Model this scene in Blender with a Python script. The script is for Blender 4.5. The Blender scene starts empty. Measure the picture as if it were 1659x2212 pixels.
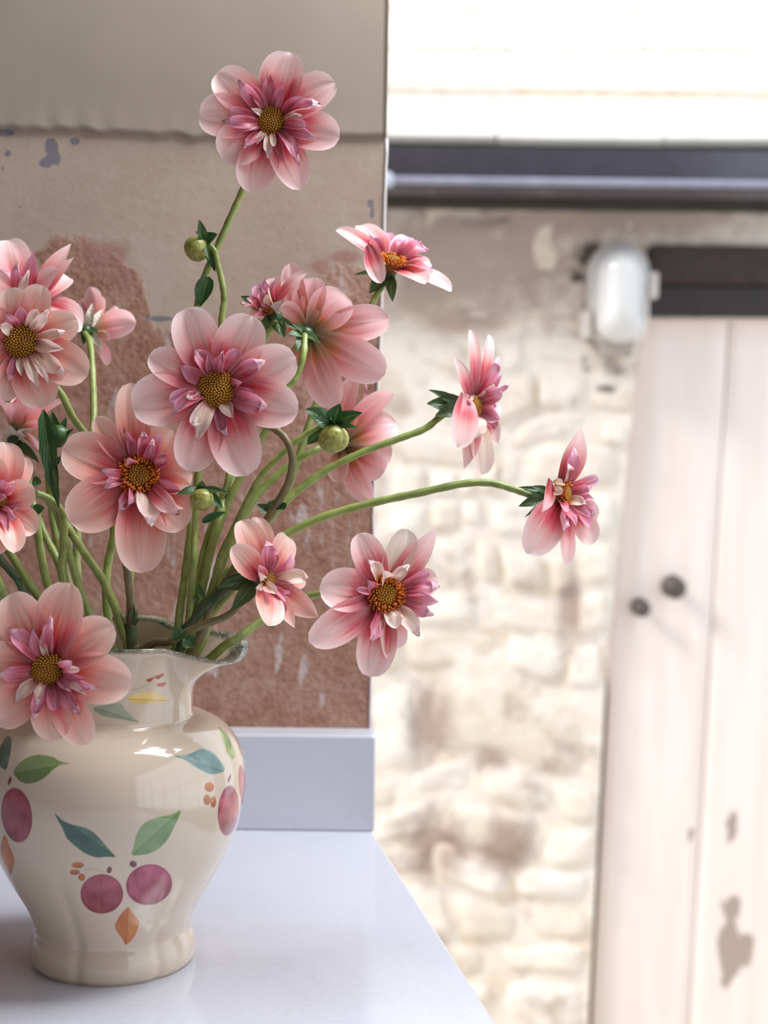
import bpy, math, random
import numpy as np
from mathutils import Vector, Matrix, noise
random.seed(7)
S = bpy.context.scene
COL = S.collection
W, H, F = 1659, 2212, 3200.0
# ------------------------------------------------------------------ camera
CAM = Vector((0, 0, 0.36))                    # worktop surface is z = 0
PITCH, ROLL = math.radians(4.0), math.radians(0.7)
fw = Vector((0, math.cos(PITCH), -math.sin(PITCH)))
rt0, up0 = Vector((1, 0, 0)), Vector((0, math.sin(PITCH), math.cos(PITCH)))
rt = rt0*math.cos(ROLL) + up0*math.sin(ROLL)
up = up0*math.cos(ROLL) - rt0*math.sin(ROLL)
cd = bpy.data.cameras.new('camera'); cam = bpy.data.objects.new('camera', cd); COL.objects.link(cam)
cam.matrix_world = Matrix(((rt.x, up.x, -fw.x, CAM.x), (rt.y, up.y, -fw.y, CAM.y), (rt.z, up.z, -fw.z, CAM.z), (0, 0, 0, 1)))
cd.sensor_fit = 'VERTICAL'; cd.sensor_height = 24.0; cd.lens = F/H*24.0
cd.clip_start = 0.02
cd.dof.use_dof = True; cd.dof.focus_distance = 0.915; cd.dof.aperture_fstop = 4.6
S.camera = cam
# ------------------------------------------------------------------ light
wd = bpy.data.worlds.new('sky'); S.world = wd; wd.use_nodes = True
bg = wd.node_tree.nodes['Background']; bg.inputs[0].default_value = (0.86, 0.93, 1.0, 1); bg.inputs[1].default_value = 1.66
sd = bpy.data.lights.new('sun', 'SUN'); sd.energy = 2.3; sd.angle = 0.25; sd.color = (1.0, 0.96, 0.90)
so = bpy.data.objects.new('sun', sd); COL.objects.link(so)
so.rotation_euler = Vector((0.70, 0.28, -0.60)).to_track_quat('-Z', 'Y').to_euler()
ld = bpy.data.lights.new('ceiling_fill', 'AREA'); ld.shape = 'RECTANGLE'; ld.size = 0.7; ld.size_y = 0.5; ld.energy = 27.0; ld.color = (0.90, 0.94, 1.0)  # added fill light, brightens the kitchen from out of view
lo_ = bpy.data.objects.new('ceiling_fill', ld); COL.objects.link(lo_); lo_.location = (0.50, 0.98, 1.42)
S.view_settings.view_transform = 'Standard'; S.view_settings.look = 'None'
S.view_settings.gamma = 1.0; S.view_settings.use_curve_mapping = False
S.view_settings.exposure = 0.12
S.cycles.max_bounces = 12; S.cycles.diffuse_bounces = 6; S.cycles.transparent_max_bounces = 16
S.cycles.use_denoising = True
S.cycles.caustics_reflective = False; S.cycles.caustics_refractive = False

# ------------------------------------------------------------------ helpers
def ray(px, py): return fw + rt*((px-W/2)/F) + up*((H/2-py)/F)
def pt(px, py, D): return CAM + ray(px, py)*D
def on_y(px, py, y): r = ray(px, py); return CAM + r*(y/r.y)
def on_z(px, py, z): r = ray(px, py); return CAM + r*((z-CAM.z)/r.z)
def project(P):                                # numpy (n,3) -> px, py
    d = P - np.array(CAM)
    z = d @ np.array(fw)
    return W/2 + F*(d @ np.array(rt))/z, H/2 - F*(d @ np.array(up))/z
def hexc(r, g, b):
    f = lambda c: (c/255/12.92) if c/255 <= .04045 else ((c/255+.055)/1.055)**2.4
    return (f(r), f(g), f(b), 1)

def put(name, me, mat, parent=None, **props):
    o = bpy.data.objects.new(name, me); COL.objects.link(o)
    if mat is not None and len(me.materials) == 0: me.materials.append(mat)
    if parent: o.parent = parent
    for k, v in props.items(): o[k] = v
    return o
def empty(name, label, cat, group=None):
    o = bpy.data.objects.new(name, None); COL.objects.link(o); o.empty_display_size = 0.01
    o['label'] = label; o['category'] = cat
    if group: o['group'] = group
    return o
def setorigin(o, loc):                          # parts keep world-space meshes: shift them below an empty at loc
    o.location = loc
    for c in o.children: c.matrix_parent_inverse = Matrix.Translation(-Vector(loc))
def mesh(name, verts, faces, smooth=True, uvs=None):
    me = bpy.data.meshes.new(name)
    me.from_pydata([tuple(v) for v in verts], [], faces)
    if smooth: me.polygons.foreach_set('use_smooth', [True]*len(me.polygons))
    if uvs is not None:
        uv = me.uv_layers.new(name='UVMap')
        li = np.empty(len(me.loops), dtype=np.int32); me.loops.foreach_get('vertex_index', li)
        uv.data.foreach_set('uv', np.asarray(uvs, dtype=np.float32)[li].ravel())
    me.update()
    return me
class MB:
    def __init__(s): s.v, s.f = [], []
    def add(s, v, f):
        b = len(s.v); s.v += [Vector(x) for x in v]; s.f += [tuple(i+b for i in q) for q in f]; return s
    def box(s, a, b):
        (x0, y0, z0), (x1, y1, z1) = a, b
        return s.add([(x0,y0,z0),(x1,y0,z0),(x1,y1,z0),(x0,y1,z0),(x0,y0,z1),(x1,y0,z1),(x1,y1,z1),(x0,y1,z1)],
                     [(3,2,1,0),(4,5,6,7),(0,1,5,4),(1,2,6,5),(2,3,7,6),(3,0,4,7)])
    def hexa(s, lo, hi):                        # two quads, each counter-clockwise seen from hi side
        return s.add(list(lo)+list(hi), [(3,2,1,0),(4,5,6,7),(0,1,5,4),(1,2,6,5),(2,3,7,6),(3,0,4,7)])
    def tube(s, pts, rad, seg=8, cap=True):
        n = len(pts); b = len(s.v)
        t0 = (pts[1]-pts[0]).normalized()
        a = t0.orthogonal().normalized()
        for i in range(n):
            t = (pts[min(i+1, n-1)]-pts[max(i-1, 0)]).normalized()
            a = (a - t*a.dot(t)).normalized(); c = t.cross(a)
            r = rad[i] if hasattr(rad, '__len__') else rad
            for k in range(seg):
                q = 2*math.pi*k/seg
                s.v.append(pts[i] + (a*math.cos(q)+c*math.sin(q))*r)
        for i in range(n-1):
            for k in range(seg):
                k2 = (k+1) % seg
                s.f.append((b+i*seg+k, b+i*seg+k2, b+(i+1)*seg+k2, b+(i+1)*seg+k))
        if cap:
            s.f.append(tuple(b+k for k in range(seg))[::-1]); s.f.append(tuple(b+(n-1)*seg+k for k in range(seg)))
        return s
    def ball(s, c, rx, ry=None, rz=None, M=None, nu=10, nv=7, fn=None):
        ry = ry or rx; rz = rz or rx; b = len(s.v)
        M = M or Matrix.Identity(3)
        for j in range(nv+1):
            th = math.pi*j/nv
            for i in range(nu):
                ph = 2*math.pi*i/nu
                k = fn(th, ph) if fn else 1
                s.v.append(Vector(c) + M @ Vector((rx*math.sin(th)*math.cos(ph)*k, ry*math.sin(th)*math.sin(ph)*k, rz*math.cos(th)*k)))
        for j in range(nv):
            for i in range(nu):
                i2 = (i+1) % nu
                s.f.append((b+j*nu+i, b+(j+1)*nu+i, b+(j+1)*nu+i2, b+j*nu+i2))
        return s
    def build(s, name, mat, parent=None, smooth=True, bevel=0, seg=3, **props):
        me = mesh(name, s.v, s.f, smooth)
        o = put(name, me, mat, parent, **props)
        if bevel:
            m = o.modifiers.new('bevel', 'BEVEL'); m.width = bevel; m.segments = seg; m.limit_method = 'ANGLE'
            me.polygons.foreach_set('use_smooth', [False]*len(me.polygons))
        return o
def basis(axis):
    z = Vector(axis).normalized(); x = z.orthogonal().normalized(); y = z.cross(x)
    return Matrix((x, y, z)).transposed()
def spline(P, n=6):                             # Catmull-Rom
    P = [Vector(p) for p in P]; Q = [P[0]*2-P[1]] + P + [P[-1]*2-P[-2]]; out = []
    for i in range(1, len(Q)-2):
        a, b, c, d = Q[i-1:i+3]
        for k in range(n):
            t = k/n
            out.append(0.5*((2*b)+(c-a)*t+(2*a-5*b+4*c-d)*t*t+(3*b-a-3*c+d)*t**3))
    return out + [P[-1]]

# ------------------------------------------------------------------ materials
class NT:
    def __init__(s, name):
        s.m = bpy.data.materials.new(name); s.m.use_nodes = True; s.t = s.m.node_tree; s.n = s.t.nodes
        s.p = s.n['Principled BSDF']; s.out = s.n['Material Output']
    def new(s, typ, **kw):
        nd = s.n.new(typ)
        for k, v in kw.items(): setattr(nd, k, v)
        return nd
    def link(s, a, b): s.t.links.new(a, b)
    def setin(s, nd, k, v):
        if v is None: return
        if isinstance(v, bpy.types.NodeSocket): s.link(v, nd.inputs[k])
        else: nd.inputs[k].default_value = v
    def math(s, op, a, b=None, c=None, clamp=False):
        nd = s.new('ShaderNodeMath', operation=op, use_clamp=clamp)
        for i, v in enumerate((a, b, c)): s.setin(nd, i, v)
        return nd.outputs[0]
    def mix(s, f, a, b, mode='MIX'):
        nd = s.new('ShaderNodeMix', data_type='RGBA', blend_type=mode)
        s.setin(nd, 0, f); s.setin(nd, 6, a); s.setin(nd, 7, b)
        return nd.outputs[2]
    def ramp(s, f, stops, interp='LINEAR'):
        nd = s.new('ShaderNodeValToRGB'); cr = nd.color_ramp; cr.interpolation = interp
        while len(cr.elements) < len(stops): cr.elements.new(0.5)
        for e, (p, c) in zip(cr.elements, stops):
            e.position = p; e.color = c if hasattr(c, '__len__') else (c, c, c, 1)
        s.setin(nd, 0, f); return nd.outputs[0]
    def noise(s, scale, detail=3, rough=.55, vec=None, dist=0):
        nd = s.new('ShaderNodeTexNoise'); nd.inputs['Scale'].default_value = scale; nd.inputs['Detail'].default_value = detail
        nd.inputs['Roughness'].default_value = rough; nd.inputs['Distortion'].default_value = dist
        if vec is not None: s.link(vec, nd.inputs['Vector'])
        return nd.outputs[0]
    def coord(s, k='Object'): return s.new('ShaderNodeTexCoord').outputs[k]
    def mapped(s, vec, scale):
        nd = s.new('ShaderNodeMapping'); s.link(vec, nd.inputs[0]); nd.inputs['Scale'].default_value = scale; return nd.outputs[0]
    def attr(s, name): return s.new('ShaderNodeAttribute', attribute_name=name)
    def sep(s, vec):
        nd = s.new('ShaderNodeSeparateXYZ'); s.link(vec, nd.inputs[0]); return nd.outputs
    def bump(s, h, strength=.3, dist=.001):
        nd = s.new('ShaderNodeBump'); nd.inputs['Strength'].default_value = strength; nd.inputs['Distance'].default_value = dist
        s.link(h, nd.inputs['Height']); s.link(nd.outputs[0], s.p.inputs['Normal']); return nd
    def set(s, color=None, rough=None, spec=None, coat=None, metal=None):
        s.setin(s.p, 'Base Color', color); s.setin(s.p, 'Roughness', rough); s.setin(s.p, 'Specular IOR Level', spec)
        s.setin(s.p, 'Coat Weight', coat); s.setin(s.p, 'Metallic', metal); return s

def simple(name, col, rough=.5, var=.15, scale=40, spec=.5, bumpd=0):
    n = NT(name); v = n.noise(scale, 4, .6, n.coord())
    dark = tuple(c*(1-var) for c in col[:3])+(1,); lite = tuple(min(1, c*(1+var)) for c in col[:3])+(1,)
    n.set(n.ramp(v, [(.3, dark), (.7, lite)]), rough, spec)
    if bumpd: n.bump(v, .5, bumpd)
    return n.m

def petal_mat(name, front, back, trans=.27, edge=(1.0, .86, .84, 1), edge_amt=.55):
    n = NT(name); u, v, _ = n.sep(n.coord('UV'))
    oi = n.new('ShaderNodeObjectInfo'); rnd = oi.outputs['Random']
    vec = n.mapped(n.coord('UV'), (16, .9, 1))
    add = n.new('ShaderNodeVectorMath', operation='ADD'); n.link(vec, add.inputs[0])
    cmb = n.new('ShaderNodeCombineXYZ'); n.link(n.math('MULTIPLY', rnd, 37.0), cmb.inputs[1]); n.link(cmb.outputs[0], add.inputs[1])
    st = n.noise(1.0, 3, .6, add.outputs[0])
    soft = n.noise(.22, 2, .5, add.outputs[0])
    vv = n.math('ADD', v, n.math('MULTIPLY', n.math('SUBTRACT', st, .5), .34), clamp=True)
    vv = n.math('ADD', vv, n.math('MULTIPLY', n.math('SUBTRACT', rnd, .5), .10), clamp=True)
    cf = n.ramp(vv, front); cb = n.ramp(vv, back)
    geo = n.new('ShaderNodeNewGeometry')
    c = n.mix(geo.outputs['Backfacing'], cf, cb)
    e = n.math('POWER', n.math('ABSOLUTE', n.math('MULTIPLY', n.math('SUBTRACT', u, .5), 2.0)), 3.0)
    e = n.math('MULTIPLY', e, n.math('MULTIPLY', v, edge_amt))
    c = n.mix(n.math('MULTIPLY', e, 1.0, clamp=True), c, edge)
    line = n.ramp(st, [(.40, 0.0), (.5, .0), (.62, .4)])
    c = n.mix(line, c, (1.0, .86, .82, 1), 'MULTIPLY')
    c = n.mix(n.math('MULTIPLY', n.math('SUBTRACT', soft, .35, clamp=True), .6), c, (1.0, .77, .755, 1))
    ab = n.math('MULTIPLY', n.math('ABSOLUTE', n.math('SUBTRACT', u, .5)), 2.0)
    dd = n.math('ABSOLUTE', n.math('SUBTRACT', ab, n.math('MULTIPLY', n.math('SUBTRACT', 1.0, n.math('MULTIPLY', v, .92)), .40)))
    rib = n.math('MULTIPLY', n.math('SUBTRACT', 1.0, n.math('MULTIPLY', dd, 7.0), clamp=True), n.math('MULTIPLY', v, .34))
    c = n.mix(rib, c, (.97, .78, .73, 1))
    n.set(c, .36, .5); n.bump(n.math('ADD', st, n.math('MULTIPLY', rib, 1.2)), .3, .0007)
    tr = n.new('ShaderNodeBsdfTranslucent'); n.link(c, tr.inputs[0])
    ms = n.new('ShaderNodeMixShader'); ms.inputs[0].default_value = trans
    n.link(n.p.outputs[0], ms.inputs[1]); n.link(tr.outputs[0], ms.inputs[2]); n.link(ms.outputs[0], n.out.inputs[0])
    return n.m

pinkback = [(0, hexc(62, 72, 26)), (.2, hexc(140, 100, 36)), (.34, hexc(200, 112, 64)), (.46, hexc(228, 136, 132)), (.7, hexc(246, 178, 180)), (1, hexc(250, 204, 206))]
M_PETAL = petal_mat('dahlia_petal', [(0, hexc(120, 10, 32)), (.36, hexc(196, 22, 56)), (.49, hexc(224, 84, 98)), (.63, hexc(245, 172, 168)), (.78, hexc(250, 200, 198)), (1, hexc(252, 220, 218))], pinkback)
M_PEACH = petal_mat('dahlia_petal_peach', [(0, hexc(120, 12, 28)), (.30, hexc(186, 28, 48)), (.45, hexc(218, 88, 84)), (.62, hexc(242, 160, 142)), (.80, hexc(248, 190, 172)), (1, hexc(250, 212, 198))], pinkback, edge=(1.0, .85, .76, 1))
M_MAUVE = petal_mat('dahlia_collar_mauve', [(0, hexc(146, 14, 42)), (.5, hexc(206, 58, 90)), (.74, hexc(228, 138, 166)), (1, hexc(236, 184, 216))], pinkback, .32, hexc(232, 190, 220), .5)
M_CREAM = petal_mat('dahlia_collar_cream', [(0, hexc(176, 60, 74)), (.22, hexc(216, 150, 130)), (.5, hexc(240, 216, 192)), (1, hexc(246, 230, 220))], [(0, hexc(120, 110, 50)), (.4, hexc(226, 196, 150)), (1, hexc(242, 224, 214))], .35, hexc(240, 206, 222), .5)
M_DEEP = petal_mat('dahlia_collar_deep', [(0, hexc(120, 20, 44)), (.4, hexc(178, 62, 92)), (1, hexc(206, 112, 142))], pinkback, .3, hexc(214, 140, 170), .5)
MATS = {'p': M_PETAL, 'h': M_PEACH, 'm': M_MAUVE, 'c': M_CREAM, 'd': M_DEEP}
M_STEM = simple('dahlia_stem', hexc(140, 154, 82), .42, .28, 90)
M_STEMB = simple('dahlia_stem_bronze', hexc(118, 108, 70), .45, .22, 90)
M_STEMD = simple('dahlia_stem_dark', hexc(70, 84, 50), .5, .25, 90)
def leaf_mat(name, a, b):
    n = NT(name); u, v, _ = n.sep(n.coord('UV'))
    w = n.new('ShaderNodeTexWave', wave_type='BANDS', bands_direction='Y'); w.inputs['Scale'].default_value = 2.4; w.inputs['Distortion'].default_value = 2.0
    cu = n.new('ShaderNodeCombineXYZ'); n.link(u, cu.inputs[0])
    n.link(n.math('ADD', v, n.math('MULTIPLY', n.math('ABSOLUTE', n.math('SUBTRACT', u, .5)), -.8)), cu.inputs[1]); n.link(cu.outputs[0], w.inputs[0])
    mid = n.math('LESS_THAN', n.math('ABSOLUTE', n.math('SUBTRACT', u, .5)), .03)
    c = n.mix(n.math('MULTIPLY', w.outputs[1], .5), a, b); c = n.mix(n.math('MULTIPLY', mid, .4), c, hexc(150, 170, 110))
    n.set(c, .36, .55); n.bump(w.outputs[1], .25, .0005)
    tr = n.new('ShaderNodeBsdfTranslucent'); n.link(c, tr.inputs[0]); ms = n.new('ShaderNodeMixShader'); ms.inputs[0].default_value = .22
    n.link(n.p.outputs[0], ms.inputs[1]); n.link(tr.outputs[0], ms.inputs[2]); n.link(ms.outputs[0], n.out.inputs[0])
    return n.m
M_LEAF = leaf_mat('dahlia_leaf', hexc(40, 78, 38), hexc(74, 118, 56))
M_BRACT = leaf_mat('dahlia_bract', hexc(62, 92, 50), hexc(104, 134, 80))
M_LIME = leaf_mat('dahlia_bract_lime', hexc(150, 152, 84), hexc(196, 190, 120))
def bud_mat():
    n = NT('dahlia_bud'); z = n.coord('Generated'); v = n.noise(6, 3, .5, z)
    n.set(n.ramp(v, [(.3, hexc(112, 116, 44)), (.55, hexc(158, 158, 78)), (.75, hexc(186, 170, 104))]), .38, .5); n.bump(v, .2, .001); return n.m
M_BUD = bud_mat()
M_GREENBUD = simple('dahlia_seedhead', hexc(58, 96, 44), .4, .25, 120)
M_DISC = simple('dahlia_disc', hexc(132, 82, 20), .6, .25, 300)
M_FLORET = simple('dahlia_florets', hexc(190, 136, 40), .5, .3, 200)
M_FLORETO = simple('dahlia_florets_orange', hexc(214, 120, 26), .5, .25, 200)

# ------------------------------------------------------------------ room shell
Y_UP = on_z(806, 1797, 0).y                    # front of the upstand, standing on the worktop
Y_W = Y_UP + 0.032                             # plaster wall behind it
FLOOR_Z, CEIL_Z = -0.90, 1.45
XL, XR, YB = -1.3, 1.05, -1.7
Y_FAR = 3.6                                    # stone wall across the yard
def wall_edge_x(py): return float(np.interp(py, [-400, 0, 290, 450, 700, 1000, 1500, 1580, 2212], [848, 840, 835, 830, 822, 808, 800, 798, 790]))

def plaster_mat():
    n = NT('old_plaster'); ob = n.coord()
    pk = n.attr('pink').outputs['Fac']; gy = n.attr('grey').outputs['Fac']; br = n.attr('brown').outputs['Fac']
    n1 = n.noise(9, 5, .62, ob); n2 = n.noise(38, 5, .65, ob); n3 = n.noise(170, 4, .7, ob); n4 = n.noise(420, 3, .7, ob)
    wob = n.math('ADD', n.math('MULTIPLY', n.math('SUBTRACT', n1, .5), 1.0), n.math('MULTIPLY', n.math('SUBTRACT', n2, .5), 1.1))
    mp = n.ramp(n.math('ADD', pk, wob), [(.42, 0.0), (.62, 1.0)])
    mg = n.ramp(n.math('ADD', gy, n.math('MULTIPLY', n.math('SUBTRACT', n2, .5), .7)), [(.49, 0.0), (.53, 1.0)])
    mb = n.ramp(n.math('ADD', br, n.math('MULTIPLY', n.math('SUBTRACT', n2, .5), 1.2)), [(.42, 0.0), (.7, .85)])
    beige = n.ramp(n.math('ADD', n.math('MULTIPLY', n1, .7), n.math('MULTIPLY', n3, .3)), [(.3, hexc(173, 148, 133)), (.55, hexc(183, 164, 148)), (.75, hexc(178, 153, 139))])
    pink = n.ramp(n.math('ADD', n.math('MULTIPLY', n2, .55), n.math('MULTIPLY', n3, .45)), [(.3, hexc(131, 88, 70)), (.48, hexc(164, 123, 103)), (.62, hexc(178, 144, 127)), (.75, hexc(184, 156, 143))])
    pits = n.ramp(n3, [(.30, 1.0), (.40, 0.0)]); pink = n.mix(n.math('MULTIPLY', pits, .55), pink, hexc(120, 88, 78))
    stre = n.noise(1.0, 4, .6, n.mapped(ob, (60, 20, 16)))
    sm = n.ramp(stre, [(.60, 0.0), (.68, .7)]); pink = n.mix(sm, pink, hexc(206, 192, 190))
    c = n.mix(mp, beige, pink); c = n.mix(mb, c, hexc(160, 122, 108)); c = n.mix(mg, c, hexc(128, 122, 128))
    n.set(c, .8, .25)
    hgt = n.math('ADD', n.math('MULTIPLY', n2, .35), n.math('MULTIPLY', n.math('MULTIPLY', n3, mp), 1.4))
    hgt = n.math('ADD', hgt, n.math('MULTIPLY', mp, -.5)); hgt = n.math('ADD', hgt, n.math('MULTIPLY', mg, -.35)); hgt = n.math('ADD', hgt, n.math('MULTIPLY', n4, .12))
    n.bump(hgt, .8, .0022)
    return n.m
M_PLASTER = plaster_mat()
M_WALLPAINT = simple('taupe_wall_paint', hexc(162, 148, 133), .75, .05, 12, .3, .0004)
M_ROOM = simple('room_paint', hexc(150, 140, 132), .8, .05, 6, .3)

bx_, by_ = zip(*[(-900, 640), (0, 560), (90, 520), (110, 505), (180, 520), (240, 560), (300, 600), (322, 650), (325, 700), (400, 705), (480, 690), (560, 655), (680, 590), (740, 570), (800, 590), (850, 620)])
GREY = [(110, 318, 16, 22), (100, 352, 18, 12), (120, 345, 12, 16), (10, 286, 26, 10), (16, 333, 9, 9), (161, 305, 13, 11), (58, 310, 5, 5), (800, 440, 8, 14), (803, 462, 6, 12), (343, 690, 40, 7), (5, 362, 5, 5), (42, 450, 4, 4), (660, 290, 6, 3)]
BROWN = [(235, 560, 55, 40), (200, 545, 30, 25), (270, 600, 30, 30), (735, 555, 40, 14), (690, 575, 30, 16)]
def wall_back():
    xs = np.concatenate([np.linspace(XL, -0.42, 30)[:-1], np.linspace(-0.42, 0, 120)])
    zs = np.concatenate([np.linspace(FLOOR_Z, 0, 14)[:-1], np.linspace(0, .80, 200), np.linspace(.80, CEIL_Z, 20)[1:]])
    nx, nz = len(xs), len(zs); verts = []
    for z in zs:
        py = np.interp(z, [.0, .80], [project(np.array([[0, Y_W, 0.0]]))[1][0], project(np.array([[0, Y_W, .8]]))[1][0]])
        xe = on_y(wall_edge_x(py), py, Y_W).x
        xe += .0007*noise.noise(Vector((z*60, 0, 0)))
        for x in xs:
            f = (x-XL)/(0-XL); verts.append((XL+f*(xe-XL), Y_W, z))
    A = np.array(verts); px, py = project(A)
    faces = [(j*nx+i, j*nx+i+1, (j+1)*nx+i+1, (j+1)*nx+i) for j in range(nz-1) for i in range(nx-1)]
    nf = len(verts)                              # wall thickness: reveal and back
    for j in range(nz):
        v = verts[j*nx+nx-1]; verts.append((v[0], Y_W+.30, v[2]))
    for j in range(nz): verts.append((XL, Y_W+.30, verts[j*nx][2]))
    for j in range(nz-1):
        a, b = j*nx+nx-1, (j+1)*nx+nx-1
        faces.append((a, nf+j, nf+j+1, b)); faces.append((nf+j, nf+nz+j, nf+nz+j+1, nf+j+1))
    me = mesh('wall_back', verts, faces, smooth=False)
    n = len(verts); ex = n-nf
    pink = (py - np.interp(px, bx_, by_))/110 + .5
    grey = np.zeros(nf); brown = np.zeros(nf)
    for gx, gy, rx, ry in GREY: grey = np.maximum(grey, 1.0-.5*np.sqrt(((px-gx)/rx)**2+((py-gy)/ry)**2))
    for gx, gy, rx, ry in BROWN: brown = np.maximum(brown, 1.0-.5*np.sqrt(((px-gx)/rx)**2+((py-gy)/ry)**2))
    for nm, a in (('pink', np.clip(pink, -1, 2)), ('grey', grey), ('brown', brown)):
        at = me.attributes.new(nm, 'FLOAT', 'POINT'); at.data.foreach_set('value', np.concatenate([a, np.zeros(ex)]).astype(np.float32))
    return put('wall_back', me, M_PLASTER, kind='structure')
WB = wall_back()
def top_coat():                                  # thicker painted coat with a ragged lower edge
    m = MB(); xs = np.linspace(on_y(-700, 285, Y_W).x, on_y(834, 290, Y_W).x, 150); front, back = [], []
    for i, x in enumerate(xs):
        px = np.interp(i, [0, 149], [-700, 834]); py = np.interp(px, [-700, 0, 130, 330, 450, 834], [270, 277, 280, 290, 297, 295])
        r = noise.noise(Vector((px/12, 3, 0)))*5 + noise.noise(Vector((px/40, 9, 0)))*8
        if px > 480: r *= .3
        z0 = on_y(px, py+r, Y_W).z; zs0 = on_y(px, py, Y_W).z; ze = CEIL_Z
        th = .0036 + .0009*noise.noise(Vector((px/30, 1, 2)))
        xe = x
        xt = x if i < 149 else on_y(846, -300, Y_W).x
        m.v += [Vector((xe, Y_W-.0002, z0-.0012)), Vector((xe, Y_W-th*.6, z0-.0006)), Vector((xe, Y_W-th, z0+.001)), Vector((xe, Y_W-th, z0+.004)), Vector((xe+(xt-xe)*.1, Y_W-.0032, zs0+.016)), Vector((xe+(xt-xe)*.12, Y_W-.0032, zs0+.024)), Vector((xt, Y_W-.0032, ze)), Vector((xt, Y_W-.0002, ze))]
    for i in range(149):
        for k in range(7): a = i*8+k; m.f.append((a, a+8, a+9, a+1))
    b = 149*8; m.f.append(tuple(b+k for k in range(8)))
    m.build('plaster_coat', M_WALLPAINT, WB, label='thicker grey taupe top coat with a ragged lower edge')
top_coat()
def shell():
    h = FLOOR_Z
    MB().box((XL-.1, YB-.1, h-.1), (XR+.1, Y_W+.3, h)).build('floor', simple('stone_floor', hexc(170, 160, 150), .6, .1, 8), kind='structure', smooth=False)
    MB().box((XL-.1, YB-.1, CEIL_Z), (XR+.1, Y_W+.3, CEIL_Z+.1)).build('ceiling', M_ROOM, kind='structure', smooth=False)
    MB().box((XL-.1, YB-.1, h), (XL, Y_W+.3, CEIL_Z)).build('wall_left', M_ROOM, kind='structure', smooth=False)
    MB().box((XL, YB-.1, h), (XR, YB, CEIL_Z)).build('wall_front', M_ROOM, kind='structure', smooth=False)
    # right wall with a broad many-paned window
    y0, y1, z0, z1 = -1.35, 1.25, -.25, 1.40
    m = MB(); m.box((XR, YB-.1, h), (XR+.1, y0, CEIL_Z)); m.box((XR, y1, h), (XR+.1, Y_W+.3, CEIL_Z))
    m.box((XR, y0, h), (XR+.1, y1, z0)); m.box((XR, y0, z1), (XR+.1, y1, CEIL_Z))
    m.build('wall_right', M_ROOM, kind='structure', smooth=False)
    white = simple('white_window_paint', hexc(235, 235, 232), .4, .03)
    f = MB(); t = .035
    f.box((XR+.03, y0, z0), (XR+.07, y1, z0+t)).box((XR+.03, y0, z1-t), (XR+.07, y1, z1)).box((XR+.03, y0, z0+t), (XR+.07, y0+t, z1-t)).box((XR+.03, y1-t, z0+t), (XR+.07, y1, z1-t))
    wo = f.build('window_1', white, kind='structure', smooth=False)
    for k in range(1, 6):
        y = y0+(y1-y0)*k/6; MB().box((XR+.04, y-.011, z0+t), (XR+.06, y+.011, z1-t)).build('glazing_bar', white, wo, smooth=False)
    for k in range(1, 3):
        z = z0+(z1-z0)*k/3; MB().box((XR+.042, y0+t, z-.011), (XR+.058, y1-t, z+.011)).build('glazing_bar', white, wo, smooth=False)
    MB().box((XL-.1, YB-.1, CEIL_Z+.1), (XR+.1, Y_W+.3, 2.9)).build('wall_sky_block', M_ROOM, kind='structure', smooth=False)  # unseen mass added over the kitchen to cut sky light on the yard
    # added tray, out of view, that carries the fill light
    MB().box((.13, .71, 1.43), (.87, 1.25, CEIL_Z)).build('fill_light_tray', white, smooth=False, label='added flat white tray for the fill light above the worktop', category='lamp')
    # head over the wide doorway to the yard
    xe = on_y(wall_edge_x(-400), -400, Y_W).x
    MB().box((xe, Y_W, 1.02), (XR, Y_W+.30, CEIL_Z)).build('wall_doorway_head', M_ROOM, kind='structure', smooth=False)
shell()
def bead():                                      # white corner bead down the plaster arris
    p = [on_y(wall_edge_x(y)+1, y, Y_W-.0004) for y in np.linspace(300, 1574, 40)]
    for i, q in enumerate(p): q.x += .0006*noise.noise(Vector((i*.7, 5, 0)))
    MB().tube(p, .0012, 6).build('trim_1', simple('white_corner_bead', hexc(226, 218, 214), .5, .05), kind='structure')
bead()

# ------------------------------------------------------------------ worktop and upstand
def quartz():
    n = NT('white_quartz'); ob = n.coord(); a = n.noise(7, 6, .6, ob, 1.2); b = n.noise(300, 2, .5, ob)
    vein = n.ramp(a, [(.47, 0.0), (.49, .07), (.51, 0.0)])
    c = n.mix(vein, n.ramp(b, [(.35, hexc(197, 198, 208)), (.65, hexc(201, 202, 211))]), hexc(160, 158, 167))
    n.set(c, .14, .7); return n.m
M_QUARTZ = quartz()
e1, e2 = on_z(806, 1797, 0), on_z(1075, 2212, 0)
ed = (e2-e1).normalized(); far = e1 + ed*(e1.y-.18)/(-ed.y); back = e1 - ed*(.032/(-ed.y)); 
wt = empty('worktop', 'white quartz worktop with a faint grey vein under the jug', 'worktop')
lo = [Vector((XL+.002, far.y, -.03)), Vector((far.x, far.y, -.03)), Vector((back.x, Y_W-.001, -.03)), Vector((XL+.002, Y_W-.001, -.03))]
MB().hexa(lo, [v+Vector((0, 0, .03)) for v in lo]).build('slab', M_QUARTZ, wt, bevel=.0025)
cab = MB(); lo = [Vector((XL+.03, far.y+.03, FLOOR_Z)), Vector((far.x-.03, far.y+.03, FLOOR_Z)), Vector((back.x-.03, Y_W-.03, FLOOR_Z)), Vector((XL+.03, Y_W-.03, FLOOR_Z))]
cab.hexa(lo, [v+Vector((0, 0, -.03-FLOOR_Z)) for v in lo]).build('carcass', M_ROOM, wt, smooth=False)
zt = on_y(806, 1590, Y_UP).z; xr = on_y(810, 1700, Y_UP).x
MB().box((XL, Y_UP, 0), (xr, Y_W, zt)).build('upstand', M_QUARTZ, bevel=.0022, label='white quartz upstand along the foot of the plaster wall', category='upstand')

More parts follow.
